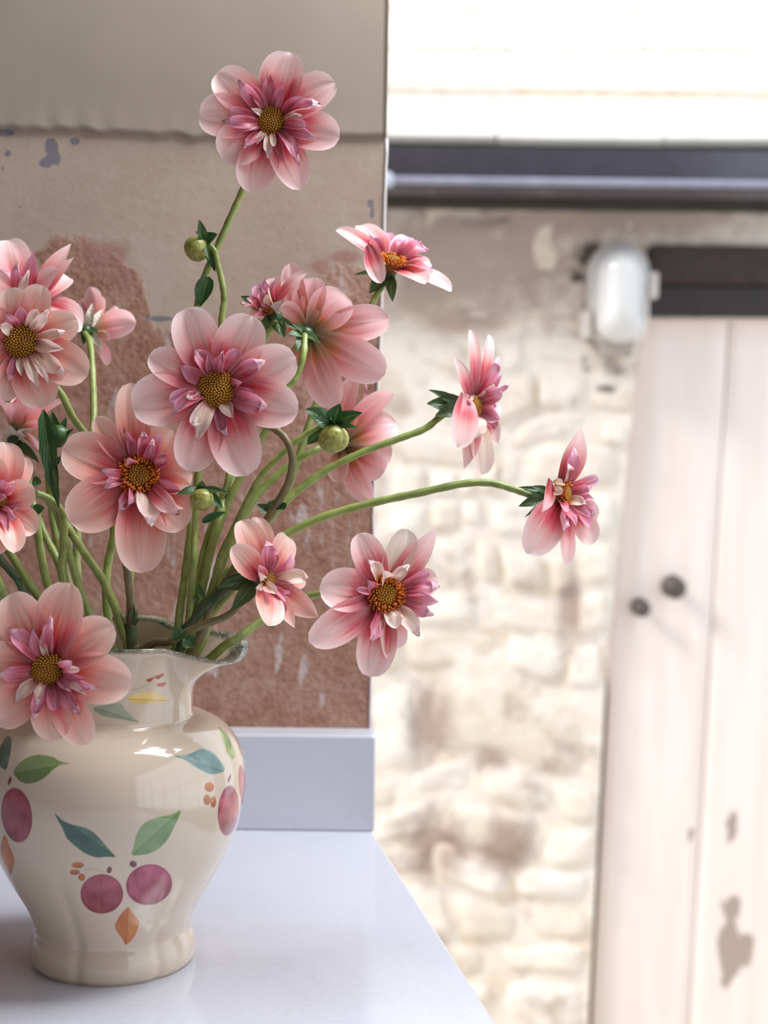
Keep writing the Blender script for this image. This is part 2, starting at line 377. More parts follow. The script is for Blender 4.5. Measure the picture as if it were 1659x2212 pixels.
# ------------------------------------------------------------------ the yard: stone wall, door, roof
def lime_mat(name, spots=True):
    n = NT(name); ob = n.coord(); oi = n.new('ShaderNodeObjectInfo')
    n1 = n.noise(6, 5, .6, ob); n2 = n.noise(26, 5, .65, ob); n3 = n.noise(90, 3, .6, ob)
    base = n.ramp(n.math('ADD', n.math('MULTIPLY', n2, .7), n.math('MULTIPLY', oi.outputs['Random'], .3)), [(.3, hexc(226, 212, 196)), (.5, hexc(238, 228, 216)), (.7, hexc(240, 234, 227))])
    taupe = n.ramp(n1, [(.56, 0.0), (.66, .75)]); c = n.mix(taupe, base, hexc(186, 166, 152))
    st = n.attr('stain').outputs['Fac']; c = n.mix(n.ramp(n.math('ADD', st, n.math('MULTIPLY', n.math('SUBTRACT', n2, .5), .9)), [(.30, 0.0), (.75, .85)]), c, hexc(170, 146, 134))
    so_ = n.attr('soot_hole').outputs['Fac']; c = n.mix(n.ramp(n.math('ADD', so_, n.math('MULTIPLY', n.math('SUBTRACT', n2, .5), 1.0)), [(.45, 0.0), (.72, .9)]), c, hexc(62, 54, 52))
    n.set(c, .9, .2); n.bump(n.math('ADD', n2, n.math('MULTIPLY', n3, .4)), .8, .008); return n.m
M_LIME = lime_mat('limewashed_stone')
n_ = NT('lime_mortar'); v_ = n_.noise(30, 5, .65, n_.coord())
n_.set(n_.ramp(v_, [(.3, hexc(212, 194, 174)), (.6, hexc(234, 220, 204))]), .95, .1); n_.bump(v_, .8, .01); M_MORTAR = n_.m
STAIN = [(1000, 560, 330, 150), (1320, 470, 330, 60), (1095, 1830, 60, 70), (930, 1560, 50, 90), (940, 1830, 70, 80), (940, 520, 120, 70), (1120, 560, 140, 110), (900, 640, 60, 60), (1000, 690, 120, 40), (1180, 480, 220, 40), (1060, 1640, 40, 30), (900, 2080, 60, 60), (840, 1230, 40, 60), (1230, 1310, 30, 90)]
SOOT_HOLE = [(1268, 548, 36, 38, 1), (1248, 600, 26, 22, .95), (1330, 800, 60, 40, .74), (1270, 790, 26, 40, .78), (1240, 860, 16, 30, .8), (1310, 840, 40, 16, .76), (1270, 1000, 20, 12, .74), (1215, 930, 26, 10, .72), (1130, 1165, 34, 10, .72), (880, 640, 8, 8, .8)]  # soot patches, plus a wall hole by the lamp whose darkness is painted
def attrs(me, P):
    px, py = project(P); st = np.zeros(len(P)); so2 = np.zeros(len(P))
    for gx, gy, rx, ry in STAIN: st = np.maximum(st, 1-.5*np.sqrt(((px-gx)/rx)**2+((py-gy)/ry)**2))
    for gx, gy, rx, ry, sg in SOOT_HOLE: so2 = np.maximum(so2, sg-.5*np.sqrt(((px-gx)/rx)**2+((py-gy)/ry)**2))
    for nm, a in (('stain', st), ('soot_hole', so2)):
        at = me.attributes.new(nm, 'FLOAT', 'POINT'); at.data.foreach_set('value', a.astype(np.float32))
GND = -1.24
def far_px(x, y): return on_y(x, y, Y_FAR)
door_l = lambda py: float(np.interp(py, [450, 690, 1440, 2260], [1404, 1392, 1314, 1272]))
x_door = lambda z: float(np.interp(z, [far_px(1272, 2260).z, far_px(1314, 1440).z, far_px(1392, 690).z], [far_px(1272, 2260).x, far_px(1314, 1440).x, far_px(1392, 690).x]))
def far_wall():
    m = MB(); zl = far_px(1392, 690).z; zt_ = far_px(1400, 420).z
    zs = np.linspace(GND, zl, 12)
    L = -1.6
    for i in range(11):
        a, b = zs[i], zs[i+1]
        m.hexa([(L, Y_FAR, a), (x_door(a)-.004, Y_FAR, a), (x_door(a)-.004, Y_FAR+.4, a), (L, Y_FAR+.4, a)], [(L, Y_FAR, b), (x_door(b)-.004, Y_FAR, b), (x_door(b)-.004, Y_FAR+.4, b), (L, Y_FAR+.4, b)])
    m.box((L, Y_FAR, zl), (2.6, Y_FAR+.4, zt_+.25))
    xr_ = far_px(1392, 690).x + 1.0
    m.box((xr_, Y_FAR, GND), (2.6, Y_FAR+.4, zl))
    w = m.build('wall_far', M_MORTAR, kind='structure', smooth=False)
    gx, gz = 110, 150; V = []
    for j in range(gz):
        z = GND + (zt_+.05-GND)*j/(gz-1)
        for i in range(gx):
            xe = (x_door(z)-.006) if z < zl else 2.0
            x = -.5 + (xe+.5)*i/(gx-1); V.append((x, Y_FAR-.002-.006*noise.noise(Vector((x*9, z*9, 4))), z))
    Fc = [(j*gx+i, j*gx+i+1, (j+1)*gx+i+1, (j+1)*gx+i) for j in range(gz-1) for i in range(gx-1)]
    me = mesh('mortar', V, Fc); attrs(me, np.array(V)); put('mortar', me, M_LIME, w, label='limewashed mortar between the stones')
    rows = [440, 575, 715, 800, 905, 985, 1090, 1180, 1275, 1365, 1462, 1652, 1745, 1850, 1925, 2040, 2130, 2260]
    special = {440: [500, 700, 905, 1130, 1300], 575: [480, 640, 840, 1010, 1240, 1300], 1462: [560, 700, 790, 905, 1290], 1652: [520, 690, 870, 1030, 1190, 1290], 1745: [520, 660, 800, 945, 1165, 1290], 1850: [500, 640, 820, 960, 1130, 1290], 2040: [500, 640, 800, 1055, 1290], 2130: [540, 700, 900, 1055, 1290]}
    rnd = random.Random(3)
    def warp(X, Z):
        q = Vector((X*3.1, 0, Z*3.1)); k = min(1, max(0, (xw(Z)-X)/.12))
        return X + k*.07*noise.noise(q+Vector((5, 0, 0))), Z + .075*noise.noise(q+Vector((0, 7, 3)))
    xw = lambda z: x_door(z) if z < zl else 9
    def stone(x0, x1, y0, y1, proud):
        a, b = far_px(x0, y1), far_px(x1, y0); nx, nz = 9, 7; V = []; sd = rnd.random()*99
        cx, cz = (a.x+b.x)/2, (a.z+b.z)/2; hx, hz = (b.x-a.x)/2, (b.z-a.z)/2
        if hx < .012 or hz < .012: return
        tl = [rnd.uniform(-.12, .12) for _ in range(4)]
        for j in range(nz):
            for i in range(nx):
                u, v = 2*i/(nx-1)-1, 2*j/(nz-1)-1
                k = 1 - .12*(u*u*v*v)
                X = u*hx*k*(1+tl[0]*v*.5); Z = v*hz*k*(1+tl[1]*u*.7)
                q = Vector(((cx+X)*7+sd, (cz+Z)*7, sd)); e = max(abs(u), abs(v))
                X += noise.noise(q)*.014*e; Z += noise.noise(q+Vector((9, 4, 1)))*.014*e
                dep = proud*(1-max(0, (e-.55)/.45)**2*1.25) + noise.noise(q*2.6)*.008 + tl[2]*.05*u+tl[3]*.05*v
                if e > .99: dep = -.012
                wx, wz = warp(cx+X, cz+Z); V.append((wx, Y_FAR-dep, wz))
        Fc = [(j*nx+i, j*nx+i+1, (j+1)*nx+i+1, (j+1)*nx+i) for j in range(nz-1) for i in range(nx-1)]
        me = mesh('stone', V, Fc); attrs(me, np.array(V)); put('stone', me, M_LIME, w)
    for r in range(len(rows)-1):
        y0, y1 = rows[r], rows[r+1]; xe = door_l((y0+y1)/2)-6 if y0 > 515 else 1750
        if y0 in special: xs = special[y0][:-1] + [xe]
        else:
            xs = [520+rnd.uniform(0, 60)]
            while xs[-1] < xe-70: xs.append(xs[-1]+rnd.choice((60, 90, 130, 170, 230))*rnd.uniform(.8, 1.2))
            if xs[-1] > xe-45: xs[-1] = xe
            else: xs.append(xe)
        for i in range(len(xs)-1):
            flat = y1 < 720; g = .5 if flat else 2
            stone(xs[i]+g, xs[i+1]-g, y0+g*.8+rnd.uniform(-4, 4), y1-g*.8+rnd.uniform(-4, 4), (.004 if y1 < 700 else .006) if flat else rnd.uniform(.006, .019))
    return w
far_wall()
def door():
    n = NT('white_door_paint'); ob = n.coord(); ch = n.attr('chip').outputs['Fac']; n1 = n.noise(40, 4, .6, n.mapped(ob, (1, 1, .4))); n2 = n.noise(9, 3, .5, n.mapped(ob, (3, 1, .3)))
    c = n.ramp(n2, [(.3, hexc(232, 218, 212)), (.7, hexc(240, 228, 224))])
    m_ = n.ramp(n.math('ADD', ch, n.math('MULTIPLY', n.math('SUBTRACT', n1, .5), .8)), [(.48, 0.0), (.56, 1.0)])
    n.set(n.mix(m_, c, hexc(170, 154, 144)), .45, .4); n.bump(n.math('MULTIPLY', m_, -1.0), .5, .003)
    CH = [(1580, 1960, 22, 30), (1575, 2050, 26, 60), (1562, 2110, 12, 40), (1612, 2050, 18, 40), (1580, 1785, 14, 34), (1572, 1820, 8, 20), (1495, 1806, 9, 20), (1575, 1175, 10, 6), (1657, 892, 9, 9), (1480, 1900, 6, 6)]
    dY = Y_FAR + .03; zt = on_y(1400, 686, dY).z; zb = GND + .01
    d = MB().box((far_px(1272, 2260).x-.02, dY+.03, zb), (far_px(1392, 690).x+.98, dY+.05, zt)).build('door_1', simple('gap_shade_backing', hexc(78, 68, 62), .7), kind='structure', smooth=False)  # backing coloured dark so the gaps beside the planks look shaded
    tops = [1400, 1577, 1752, 1925, 2100, 2275]; bots = [1274, 1487, 1690, 1890, 2090, 2285]
    for k in range(5):
        nz = 60; V = []; Fc = []; g = 1.6
        for j in range(nz):
            py = 686 + (2250-686)*j/(nz-1); f = j/(nz-1); xa = tops[k]+(bots[k]-tops[k])*f+g; xb = tops[k+1]+(bots[k+1]-tops[k+1])*f-g
            if k == 0: xa = (door_l(py)+float(np.interp(py, [1330, 1500], [-16, 6])))
            for i in range(12):
                u = i/11; p = on_y(xa+(xb-xa)*u, py, dY); y = dY + (.006 if i in (0, 11) else 0) 
                V.append((p.x, y, p.z))
            V.append((V[-12][0], dY+.03, V[-12][2])); V.append((V[-2][0], dY+.03, V[-2][2]))
        for j in range(nz-1):
            a = j*14; b = a+14
            for i in range(11): Fc.append((b+i, b+i+1, a+i+1, a+i))
            Fc.append((b+12, b, a, a+12)); Fc.append((b+11, b+13, a+13, a+11))
        me = mesh('plank', V, Fc, smooth=False); P = np.array(V); px, py = project(P); c_ = np.zeros(len(P))
        for gx, gy, rx, ry in CH: c_ = np.maximum(c_, 1-.5*np.sqrt(((px-gx)/rx)**2+((py-gy)/ry)**2))
        at = me.attributes.new('chip', 'FLOAT', 'POINT'); at.data.foreach_set('value', c_.astype(np.float32))
        put('plank', me, n.m, d)
    iron = simple('dark_iron', hexc(84, 74, 70), .45, .2, 80)
    for (x, y, r, lab) in ((1452, 1266, .027, 'larger dark knob with a long shank'), (1381, 1310, .021, 'smaller dark round bolt head')):
        p = on_y(x, y, dY); m = MB(); M = basis((0, -1, 0))
        m.tube([p+Vector((0, .004, 0)), p+Vector((0, -.035, 0))], r*.5, 12); m.tube([p+Vector((0, .004, 0)), p+Vector((0, -.004, 0))], r*1.05, 14)
        m.ball(p+Vector((0, -.042, 0)), r, r, r*.7, M, 14, 9)
        m.build('knob', iron, d, label=lab)
    wood = simple('black_stained_timber', hexc(58, 42, 40), .55, .3, 30, .4, .002)
    a, b = on_y(1404, 612, Y_FAR-.03), on_y(1404, 528, Y_FAR-.03); x1 = a.x+1.15
    MB().box((a.x, Y_FAR-.03, a.z), (x1, Y_FAR+.1, b.z)).build('trim_2', wood, kind='structure', bevel=.006, label='dark timber lintel board over the white door')
    a2 = on_y(1398, 684, Y_FAR-.012)
    MB().box((a2.x, Y_FAR-.012, a2.z), (x1, Y_FAR+.1, a.z)).build('trim_3', simple('black_timber', hexc(38, 30, 31), .5, .3, 30), kind='structure', bevel=.004)
door()
def roof():
    blk = simple('black_gutter_paint', hexc(62, 60, 72), .22, .12, 20, .8); yg = Y_FAR - .16
    X0, X1 = -1.6, 2.6
    g = empty('gutter', 'black gutter with a rounded lower lip under the pale roof edge', 'gutter')
    z = lambda py: on_y(1240, py, yg).z
    prof = [(yg, z(322)), (yg, z(388)), (yg-.018, z(390)), (yg-.026, z(396)), (yg-.024, z(404)), (yg-.012, z(410)), (yg+.004, z(411)), (yg+.06, z(418)), (yg+.11, z(418)), (yg+.115, z(330)), (yg+.10, z(330)), (yg+.09, z(400)), (yg+.02, z(395)), (yg+.012, z(322))]
    m = MB(); n = len(prof); m.v = [Vector((X0, y, zz)) for y, zz in prof] + [Vector((X1, y, zz)) for y, zz in prof]
    m.f = [(i, (i+1) % n, n+(i+1) % n, n+i) for i in range(n)] + [tuple(range(n))[::-1], tuple(range(n, 2*n))]
    m.build('channel', blk, g, bevel=.002)
    MB().tube([Vector((X0, yg-.024, z(397))), Vector((X1, yg-.024, z(397)))], .009, 10).build('lip', simple('highlight_grey_lip', hexc(150, 150, 170), .35, .12, 20), g, label='lip coloured paler as its highlight')  # lip highlight put into the colour, paler than the gutter paint
    p = on_y(838, 388, yg-.036); MB().ball(p, .016, .012, .018).build('bracket_end', simple('pale_bracket', hexc(200, 205, 220), .4, .05), g)
    a, b = on_y(1240, 452, Y_FAR-.035).z, z(416)
    MB().box((X0, Y_FAR-.035, a), (X1, Y_FAR+.05, b+.02)).build('trim_4', simple('olive_black_wall_plate', hexc(62, 56, 46), .6, .25, 14), kind='structure', bevel=.004)
    sl = simple('pale_stone_slate', hexc(226, 222, 214), .8, .06, 9, .3, .003)
    r = MB().box((X0, Y_FAR-.04, z(330)+.02), (X1, Y_FAR+.0, z(330)+.05)).build('roof', sl, kind='structure', smooth=False)
    zz, yy = z(330)+.008, yg+.05; ang = math.radians(42); L = .21
    for c in range(11):
        x = X0 - (.13 if c % 2 else 0)
        rr = random.Random(c)
        while x < X1:
            w = rr.uniform(.32, .55); y0 = yy + c*L*math.cos(ang) - .02; z0 = zz + c*L*math.sin(ang); j = rr.uniform(-.012, .012); t = .02
            d = Vector((0, math.cos(ang), math.sin(ang))); nn = Vector((0, -math.sin(ang), math.cos(ang)))
            A = Vector((x+.002, y0, z0)) + d*j + nn*.012; B = Vector((x+w-.002, y0, z0)) + d*(j+rr.uniform(-.006, .006)) + nn*.012; C = B + d*(L+.06) - nn*.012; D = A + d*(L+.06) - nn*.012
            MB().hexa([A, B, C, D], [v+nn*t for v in (A, B, C, D)]).build('roof_slate', sl, r, smooth=False); x += w
    MB().box((-2.2, Y_W+.3, GND-.1), (4, 5.2, GND)).build('ground_yard', simple('pale_gravel', hexc(206, 196, 182), .9, .15, 60, .2, .004), kind='structure', smooth=False)
roof()
def lamp():
    t = empty('bulkhead_lamp', 'white glass bulkhead lamp on the stone wall beside the lintel', 'lamp')
    c = on_y(1336, 640, Y_FAR-.02); R = .062; hh = .055
    body = simple('white_lamp_body', hexc(214, 206, 200), .4, .08)
    def capsule(m, y0, ys, r, h2, n=28, nv=9, rib=0):
        b = len(m.v)
        for j in range(nv+1):
            ph = (math.pi/2)*j/nv
            for i in range(n):
                q = 2*math.pi*i/n; k = math.cos(ph)*(1+rib*math.cos(14*q)); z = math.sin(q)*r*k + (h2 if math.sin(q) >= 0 else -h2)*(math.cos(ph)**.3 if ph < 1.57 else 0)
                m.v.append(Vector((c.x+math.cos(q)*r*k, y0-ys*math.sin(ph), c.z+z)))
        for j in range(nv):
            for i in range(n):
                i2 = (i+1) % n; m.f.append((b+j*n+i, b+j*n+i2, b+(j+1)*n+i2, b+(j+1)*n+i))
    m = MB(); capsule(m, Y_FAR-.02, .03, R+.014, hh); m.build('backplate', body, t)
    n = NT('frosted_lamp_glass'); n.set((.93, .93, .93, 1), .12, .6, .5); n.p.inputs['Transmission Weight'].default_value = .25
    m = MB(); capsule(m, Y_FAR-.045, .085, R, hh, rib=.035); m.build('glass_cover', n.m, t)
    for s in (-1, 1):
        cz = c.z + (.025 if s > 0 else -.07); MB().box((c.x+s*(R+.016)-.012, Y_FAR-.055, cz-.032), (c.x+s*(R+.016)+.012, Y_FAR-.005, cz+.032)).build('clip', body, t, bevel=.006)
    MB().box((c.x-.045, Y_FAR-.05, c.z-.145), (c.x+.035, Y_FAR+.0, c.z-.105)).build('cable_box', simple('grey_cable_box', hexc(170, 160, 152), .5, .1), t, bevel=.006)
    setorigin(t, c)
lamp()

# ------------------------------------------------------------------ the jug
VC = on_z(246, 2066, 0); YV = VC.y
def vz(py): return on_y(250, py, YV).z
def vr(px, py): return on_y(px, py, YV).x - VC.x
outline = [(414, 2062), (422, 2050), (423, 2030), (418, 2006), (411, 1990), (416, 1972), (432, 1935), (462, 1885), (492, 1828), (514, 1772), (526, 1720), (530, 1685), (527, 1645), (514, 1602), (490, 1569), (460, 1550), (434, 1541), (420, 1537), (416, 1530)]
prof = [(vr(x, y), max(0, vz(y)-vz(2062)*1.0)) for x, y in outline]
K = YV/F
rn, zn = prof[-1]
zfr, zbk, zsp = on_y(250, 1404, YV-.053).z, on_y(290, 1326, YV+.053).z, on_y(520, 1400, YV).z
def rim(th):
    c, s = math.cos(th), math.sin(th)
    a = 196*K if c > 0 else 190*K; b = 172*K
    r = 1/math.sqrt((c/a)**2+(s/b)**2)
    tp = th+.12; sp = math.exp(-(tp/.42)**4); r += 92*K*sp + .0022*math.cos(6*th)*(1-sp)
    z = (zfr if s < 0 else zbk)*(abs(s)**.7) + (zsp+.006)*(1-abs(s)**.7)
    z -= .011*math.exp(-((tp+.16)/.34)**2)
    z -= .004*math.exp(-((th-.9)/.2)**2)
    return r, z
LOBES = [math.radians(a) for a in (-105, -48, 12, 75, 135, 195)]
def groove(th): return max(math.exp(-(((th-g+math.pi) % (2*math.pi)-math.pi)/.075)**2) for g in LOBES)
def jug():
    fa = np.radians(np.linspace(-185, 15, 560)); ba = np.radians(np.linspace(15, 175, 90))[1:-1]
    TH = [float(t) for t in np.concatenate([fa, ba])]
    pr = np.array(prof); d = np.concatenate([[0], np.cumsum(np.hypot(*np.diff(pr, axis=0).T))])
    # smooth outline by a Catmull spline
    sp = spline([Vector((r, z, 0)) for r, z in prof], 24); pr = np.array([(p.x, p.y) for p in sp]); d = np.concatenate([[0], np.cumsum(np.hypot(*np.diff(pr, axis=0).T))])
    sb = np.linspace(0, d[-1], 330); body = np.stack([np.interp(sb, d, pr[:, 0]), np.interp(sb, d, pr[:, 1])], 1)
    zmax = body[:, 1].max(); V = []; nt = len(TH)
    G = np.array([groove(t) for t in TH]); C, Sn = np.cos(TH), np.sin(TH)
    rows = []
    for r, z in body:
        amp = .034*max(0, 1-z/(.55*zmax))**1.0
        if z < .012: amp = .022
        rr = r*(1-amp*G); rows.append(np.stack([VC.x+rr*C, VC.y+rr*Sn, np.full(nt, z)], 1))
    RM = np.array([rim(t) for t in TH])
    for s in np.linspace(0, 1, 90)[1:]:
        e = s**(2.1+1.6*np.exp(-((np.array(TH)+.12)/.42)**4)); rr = rn+(RM[:, 0]-rn)*e; zz = zn+(RM[:, 1]-zn)*(s-.06*math.sin(math.pi*s)*0)
        roll = (.0018+.0016*np.exp(-((np.array(TH)+.12)/.45)**4))*math.exp(-((s-.965)/.04)**2); rows.append(np.stack([VC.x+(rr+roll)*C, VC.y+(rr+roll)*Sn, zz], 1))
    no = len(rows)
    for s in np.linspace(1, 0, 26):              # inside of the neck
        e = s**(2.1+1.6*np.exp(-((np.array(TH)+.12)/.42)**4)); rr = rn+(RM[:, 0]-rn)*e-.0042; zz = zn+(RM[:, 1]-zn)*s-(0.0006 if s > .99 else 0); rows.append(np.stack([VC.x+rr*C, VC.y+rr*Sn, zz], 1))
    for i in range(len(body)-1, 20, -12):
        r, z = body[i]; rr = max(.01, r-.0046)*np.ones(nt); rows.append(np.stack([VC.x+rr*C, VC.y+rr*Sn, np.full(nt, z)], 1))
    A = np.concatenate(rows); nr = len(rows)
    idx = np.arange(nr*nt).reshape(nr, nt); nxt = np.roll(idx, -1, axis=1)
    Q = np.stack([idx[:-1], nxt[:-1], nxt[1:], idx[1:]], -1).reshape(-1, 4)
    me = bpy.data.meshes.new('jug'); nv = len(A); nf = len(Q)
    me.vertices.add(nv); me.vertices.foreach_set('co', A.astype(np.float32).ravel())
    me.loops.add(nf*4); me.loops.foreach_set('vertex_index', Q.astype(np.int32).ravel())
    me.polygons.add(nf); me.polygons.foreach_set('loop_start', np.arange(0, nf*4, 4, dtype=np.int32)); me.polygons.foreach_set('loop_total', np.full(nf, 4, dtype=np.int32))
    me.polygons.foreach_set('use_smooth', np.ones(nf, dtype=bool)); me.update(calc_edges=True); me.validate()
    # hand-painted fruit and leaves under the glaze
    col = np.zeros((nv, 4), np.float32); cream = np.array(hexc(206, 188, 168)[:3]); col[:, :3] = cream; col[:, 3] = 1
    px, py = project(A); out = np.arange(nv) < no*nt
    fr = out & (((A-np.array(VC))[:, 0]*(0-VC.x) + (A-np.array(VC))[:, 1]*(0-VC.y)) > -.0005)
    nz1 = np.array([noise.noise(Vector((x/34, y/26, 0)))+.35*noise.noise(Vector((x/9, y/30, 4))) if f else 0 for x, y, f in zip(px, py, fr)])
    def blend(mask, c):
        m = np.clip(mask, 0, 1)[:, None]*fr[:, None]; c = np.asarray(c)[..., :3]; col[:, :3] = col[:, :3]*(1-m)+c*m
    def shade(c1, c2, k): return np.array(c1[:3])[None]*(1-k[:, None])+np.array(c2[:3])[None]*k[:, None]
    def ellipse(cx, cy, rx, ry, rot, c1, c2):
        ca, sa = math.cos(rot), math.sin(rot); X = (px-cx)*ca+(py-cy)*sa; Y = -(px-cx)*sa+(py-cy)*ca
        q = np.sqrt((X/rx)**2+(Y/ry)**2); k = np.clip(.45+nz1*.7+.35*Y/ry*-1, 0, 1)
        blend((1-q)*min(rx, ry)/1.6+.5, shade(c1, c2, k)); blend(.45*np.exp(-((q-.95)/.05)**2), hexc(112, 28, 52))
    def poly(pts, c1, c2, alpha=1.0, vein=None):
        P = np.array(pts, float); n = len(P); inside = np.zeros(nv, bool); dist = np.full(nv, 1e9)
        x0, y0 = P.min(0)-4; x1, y1 = P.max(0)+4; sel = np.where(fr & (px > x0) & (px < x1) & (py > y0) & (py < y1))[0]
        if len(sel) == 0: return
        X, Y = px[sel], py[sel]; ins = np.zeros(len(sel), bool); ds = np.full(len(sel), 1e9)
        for i in range(n):
            (ax, ay), (bx, by) = P[i], P[(i+1) % n]
            cond = ((ay > Y) != (by > Y)) & (X < (bx-ax)*(Y-ay)/(by-ay+1e-9)+ax); ins ^= cond
            t = np.clip(((X-ax)*(bx-ax)+(Y-ay)*(by-ay))/((bx-ax)**2+(by-ay)**2+1e-9), 0, 1); ds = np.minimum(ds, np.hypot(X-ax-t*(bx-ax), Y-ay-t*(by-ay)))
        m = np.zeros(nv); m[sel] = np.clip(np.where(ins, ds, -ds)/1.6+.5, 0, 1)*alpha
        k = np.clip(.5+nz1*.9, 0, 1)
        if vein is not None:
            (ax, ay), (bx, by) = vein; t = ((px-ax)*(by-ay)-(py-ay)*(bx-ax))/math.hypot(bx-ax, by-ay); k = np.clip(k*.5+(t > 0)*.5, 0, 1)
        blend(m, shade(c1, c2, k))
        if vein is not None: blend(m*.6*np.exp(-(t/1.1)**2), np.array(c1[:3])*.6)
    z8 = lambda L: smooth_poly([(x/2.963, 1560+y/2.963) for x, y in L])
    z7 = lambda L: smooth_poly([(x/2.9625, 1220+y/2.9625) for x, y in L])
    def smooth_poly(P):
        n = len(P); o = []
        for i in range(n):
            a, b, c, dd = [np.array(P[(i+k) % n]) for k in (-1, 0, 1, 2)]
            for t in (0, .2, .4, .6, .8): o.append(tuple(.5*((2*b)+(c-a)*t+(2*a-5*b+4*c-dd)*t*t+(3*b-a-3*c+dd)*t**3)))
        return o
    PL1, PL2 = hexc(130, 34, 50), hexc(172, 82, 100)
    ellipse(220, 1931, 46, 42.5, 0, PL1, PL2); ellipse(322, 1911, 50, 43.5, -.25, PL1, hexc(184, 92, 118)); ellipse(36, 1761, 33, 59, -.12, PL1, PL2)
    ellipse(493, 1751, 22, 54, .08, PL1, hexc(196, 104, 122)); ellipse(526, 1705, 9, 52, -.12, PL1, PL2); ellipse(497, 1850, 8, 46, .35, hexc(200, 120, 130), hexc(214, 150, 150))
    GD, GL, GT, GO = hexc(48, 84, 72), hexc(112, 142, 96), hexc(96, 128, 126), hexc(128, 140, 92)
    poly(z8([(352, 588), (400, 628), (460, 655), (520, 668), (585, 695), (640, 745), (690, 805), (738, 860), (680, 862), (620, 866), (550, 842), (490, 800), (430, 745), (400, 680)]), GD, hexc(84, 118, 98), 1, ((352/2.963, 1560+588/2.963), (738/2.963, 1560+860/2.963)))
    poly(z8([(1157, 567), (1120, 660), (1085, 730), (1040, 790), (985, 828), (920, 848), (845, 848), (858, 790), (870, 730), (905, 665), (960, 625), (1040, 602), (1100, 590)]), hexc(104, 134, 88), hexc(140, 162, 116), 1, ((845/2.963, 1560+850/2.963), (1157/2.963, 1560+567/2.963)))
    poly(z8([(445, 266), (380, 248), (340, 224), (280, 210), (220, 212), (150, 240), (88, 310), (105, 355), (140, 385), (190, 393), (250, 376), (300, 342), (345, 300), (390, 272)]), hexc(92, 116, 66), hexc(130, 146, 96), 1, ((88/2.963, 1560+330/2.963), (445/2.963, 1560+266/2.963)))
    poly(z8([(-20, 200), (10, 140), (40, 92), (72, 104), (70, 170), (60, 230), (38, 302), (0, 285), (-30, 260)]), hexc(58, 88, 78), hexc(96, 120, 98))
    poly(z8([(1118, 216), (1175, 212), (1220, 200), (1290, 170), (1345, 182), (1385, 215), (1440, 300), (1400, 326), (1350, 333), (1300, 314), (1240, 280), (1180, 240)]), GT, hexc(134, 160, 156), 1, ((1118/2.963, 1560+216/2.963), (1420/2.963, 1560+310/2.963)))
    poly(z8([(1398, 30), (1435, 62), (1470, 110), (1500, 180), (1505, 215), (1490, 238), (1460, 200), (1425, 120)]), hexc(128, 150, 92), hexc(168, 180, 126))
    poly(z8([(818, 1186), (845, 1215), (885, 1270), (888, 1300), (862, 1370), (808, 1424), (785, 1390), (745, 1335), (738, 1295), (770, 1235)]), hexc(176, 96, 44), hexc(200, 126, 66), 1, ((818/2.963, 1560+1186/2.963), (808/2.963, 1560+1424/2.963)))
    poly(z8([(30, 722), (60, 790), (92, 872), (85, 920), (68, 980), (40, 920), (10, 860), (4, 795)]), hexc(170, 92, 44), hexc(196, 120, 60))
    OR1, OR2 = hexc(150, 82, 40), hexc(196, 116, 54)
    for x, y, rx, ry in ((497, 915, 13, 6.5), (478, 960, 11, 6), (523, 992, 7.5, 8), (1340, 415, 10, 10.5), (1325, 497, 8, 11), (1365, 510, 6, 12)):
        ellipse(x/2.963, 1560+y/2.963, rx, ry, 0, OR1, OR2)
    for x, y, rx, ry in ((852, 908, 8, 7), (700, 945, 5.5, 7.5), (62, 375, 3.5, 9), (1468, 360, 2.5, 9)): ellipse(x/2.963, 1560+y/2.963, rx, ry, .3, hexc(110, 52, 62), hexc(140, 78, 84))
    for pts in ([(535, 940), (590, 938), (640, 948), (672, 962)], ): 
        q = [(x/2.963, 1560+y/2.963) for x, y in pts]; poly(q+[(x, y+1.4) for x, y in q[::-1]], hexc(150, 110, 100), hexc(150, 110, 100), .7)
    q = [(845/2.9625, 1220+800/2.9625), (905/2.9625, 1220+785/2.9625), (960/2.9625, 1220+755/2.9625)]; poly(q+[(x, y+1.6) for x, y in q[::-1]], hexc(130, 130, 120), hexc(130, 130, 120), .7)
    for L in ([(935, 738), (985, 718), (975, 738), (958, 750)], [(990, 716), (1045, 695), (1042, 712), (1012, 732)], [(1000, 766), (1058, 752), (1055, 770), (1028, 782)]): poly(z7(L), hexc(160, 74, 60), hexc(186, 110, 92))
    poly(z7([(818, 856), (860, 830), (900, 818), (980, 814), (1030, 836), (1085, 868), (1040, 876), (960, 886), (890, 892), (850, 884)]), hexc(206, 172, 92), hexc(232, 206, 140), 1, ((818/2.9625, 1220+858/2.9625), (1085/2.9625, 1220+868/2.9625)))
    poly(z7([(600, 915), (680, 895), (770, 888), (800, 925), (840, 965), (888, 1006), (830, 1000), (770, 988), (700, 978), (630, 955)]), hexc(136, 148, 126), hexc(166, 174, 152), 1, ((600/2.9625, 1220+915/2.9625), (888/2.9625, 1220+1006/2.9625)))
    at = me.color_attributes.new('paint', 'FLOAT_COLOR', 'POINT'); at.data.foreach_set('color', col.ravel())
    rimw = np.zeros((nr, nt)); rimw[no-4:no+2] = 1; rimw[no-6:no-4] = .75
    a2 = me.attributes.new('rim', 'FLOAT', 'POINT'); a2.data.foreach_set('value', rimw.astype(np.float32).ravel())
    n = NT('glazed_cream_ceramic'); ob = n.coord(); c = n.attr('paint').outputs['Color']; rm = n.attr('rim').outputs['Fac']
    g = n.ramp(n.noise(700, 3, .6, ob), [(.34, 0.0), (.46, 1.0)]); g2 = n.ramp(n.noise(60, 3, .6, ob), [(.3, .45), (.6, 1.0)])
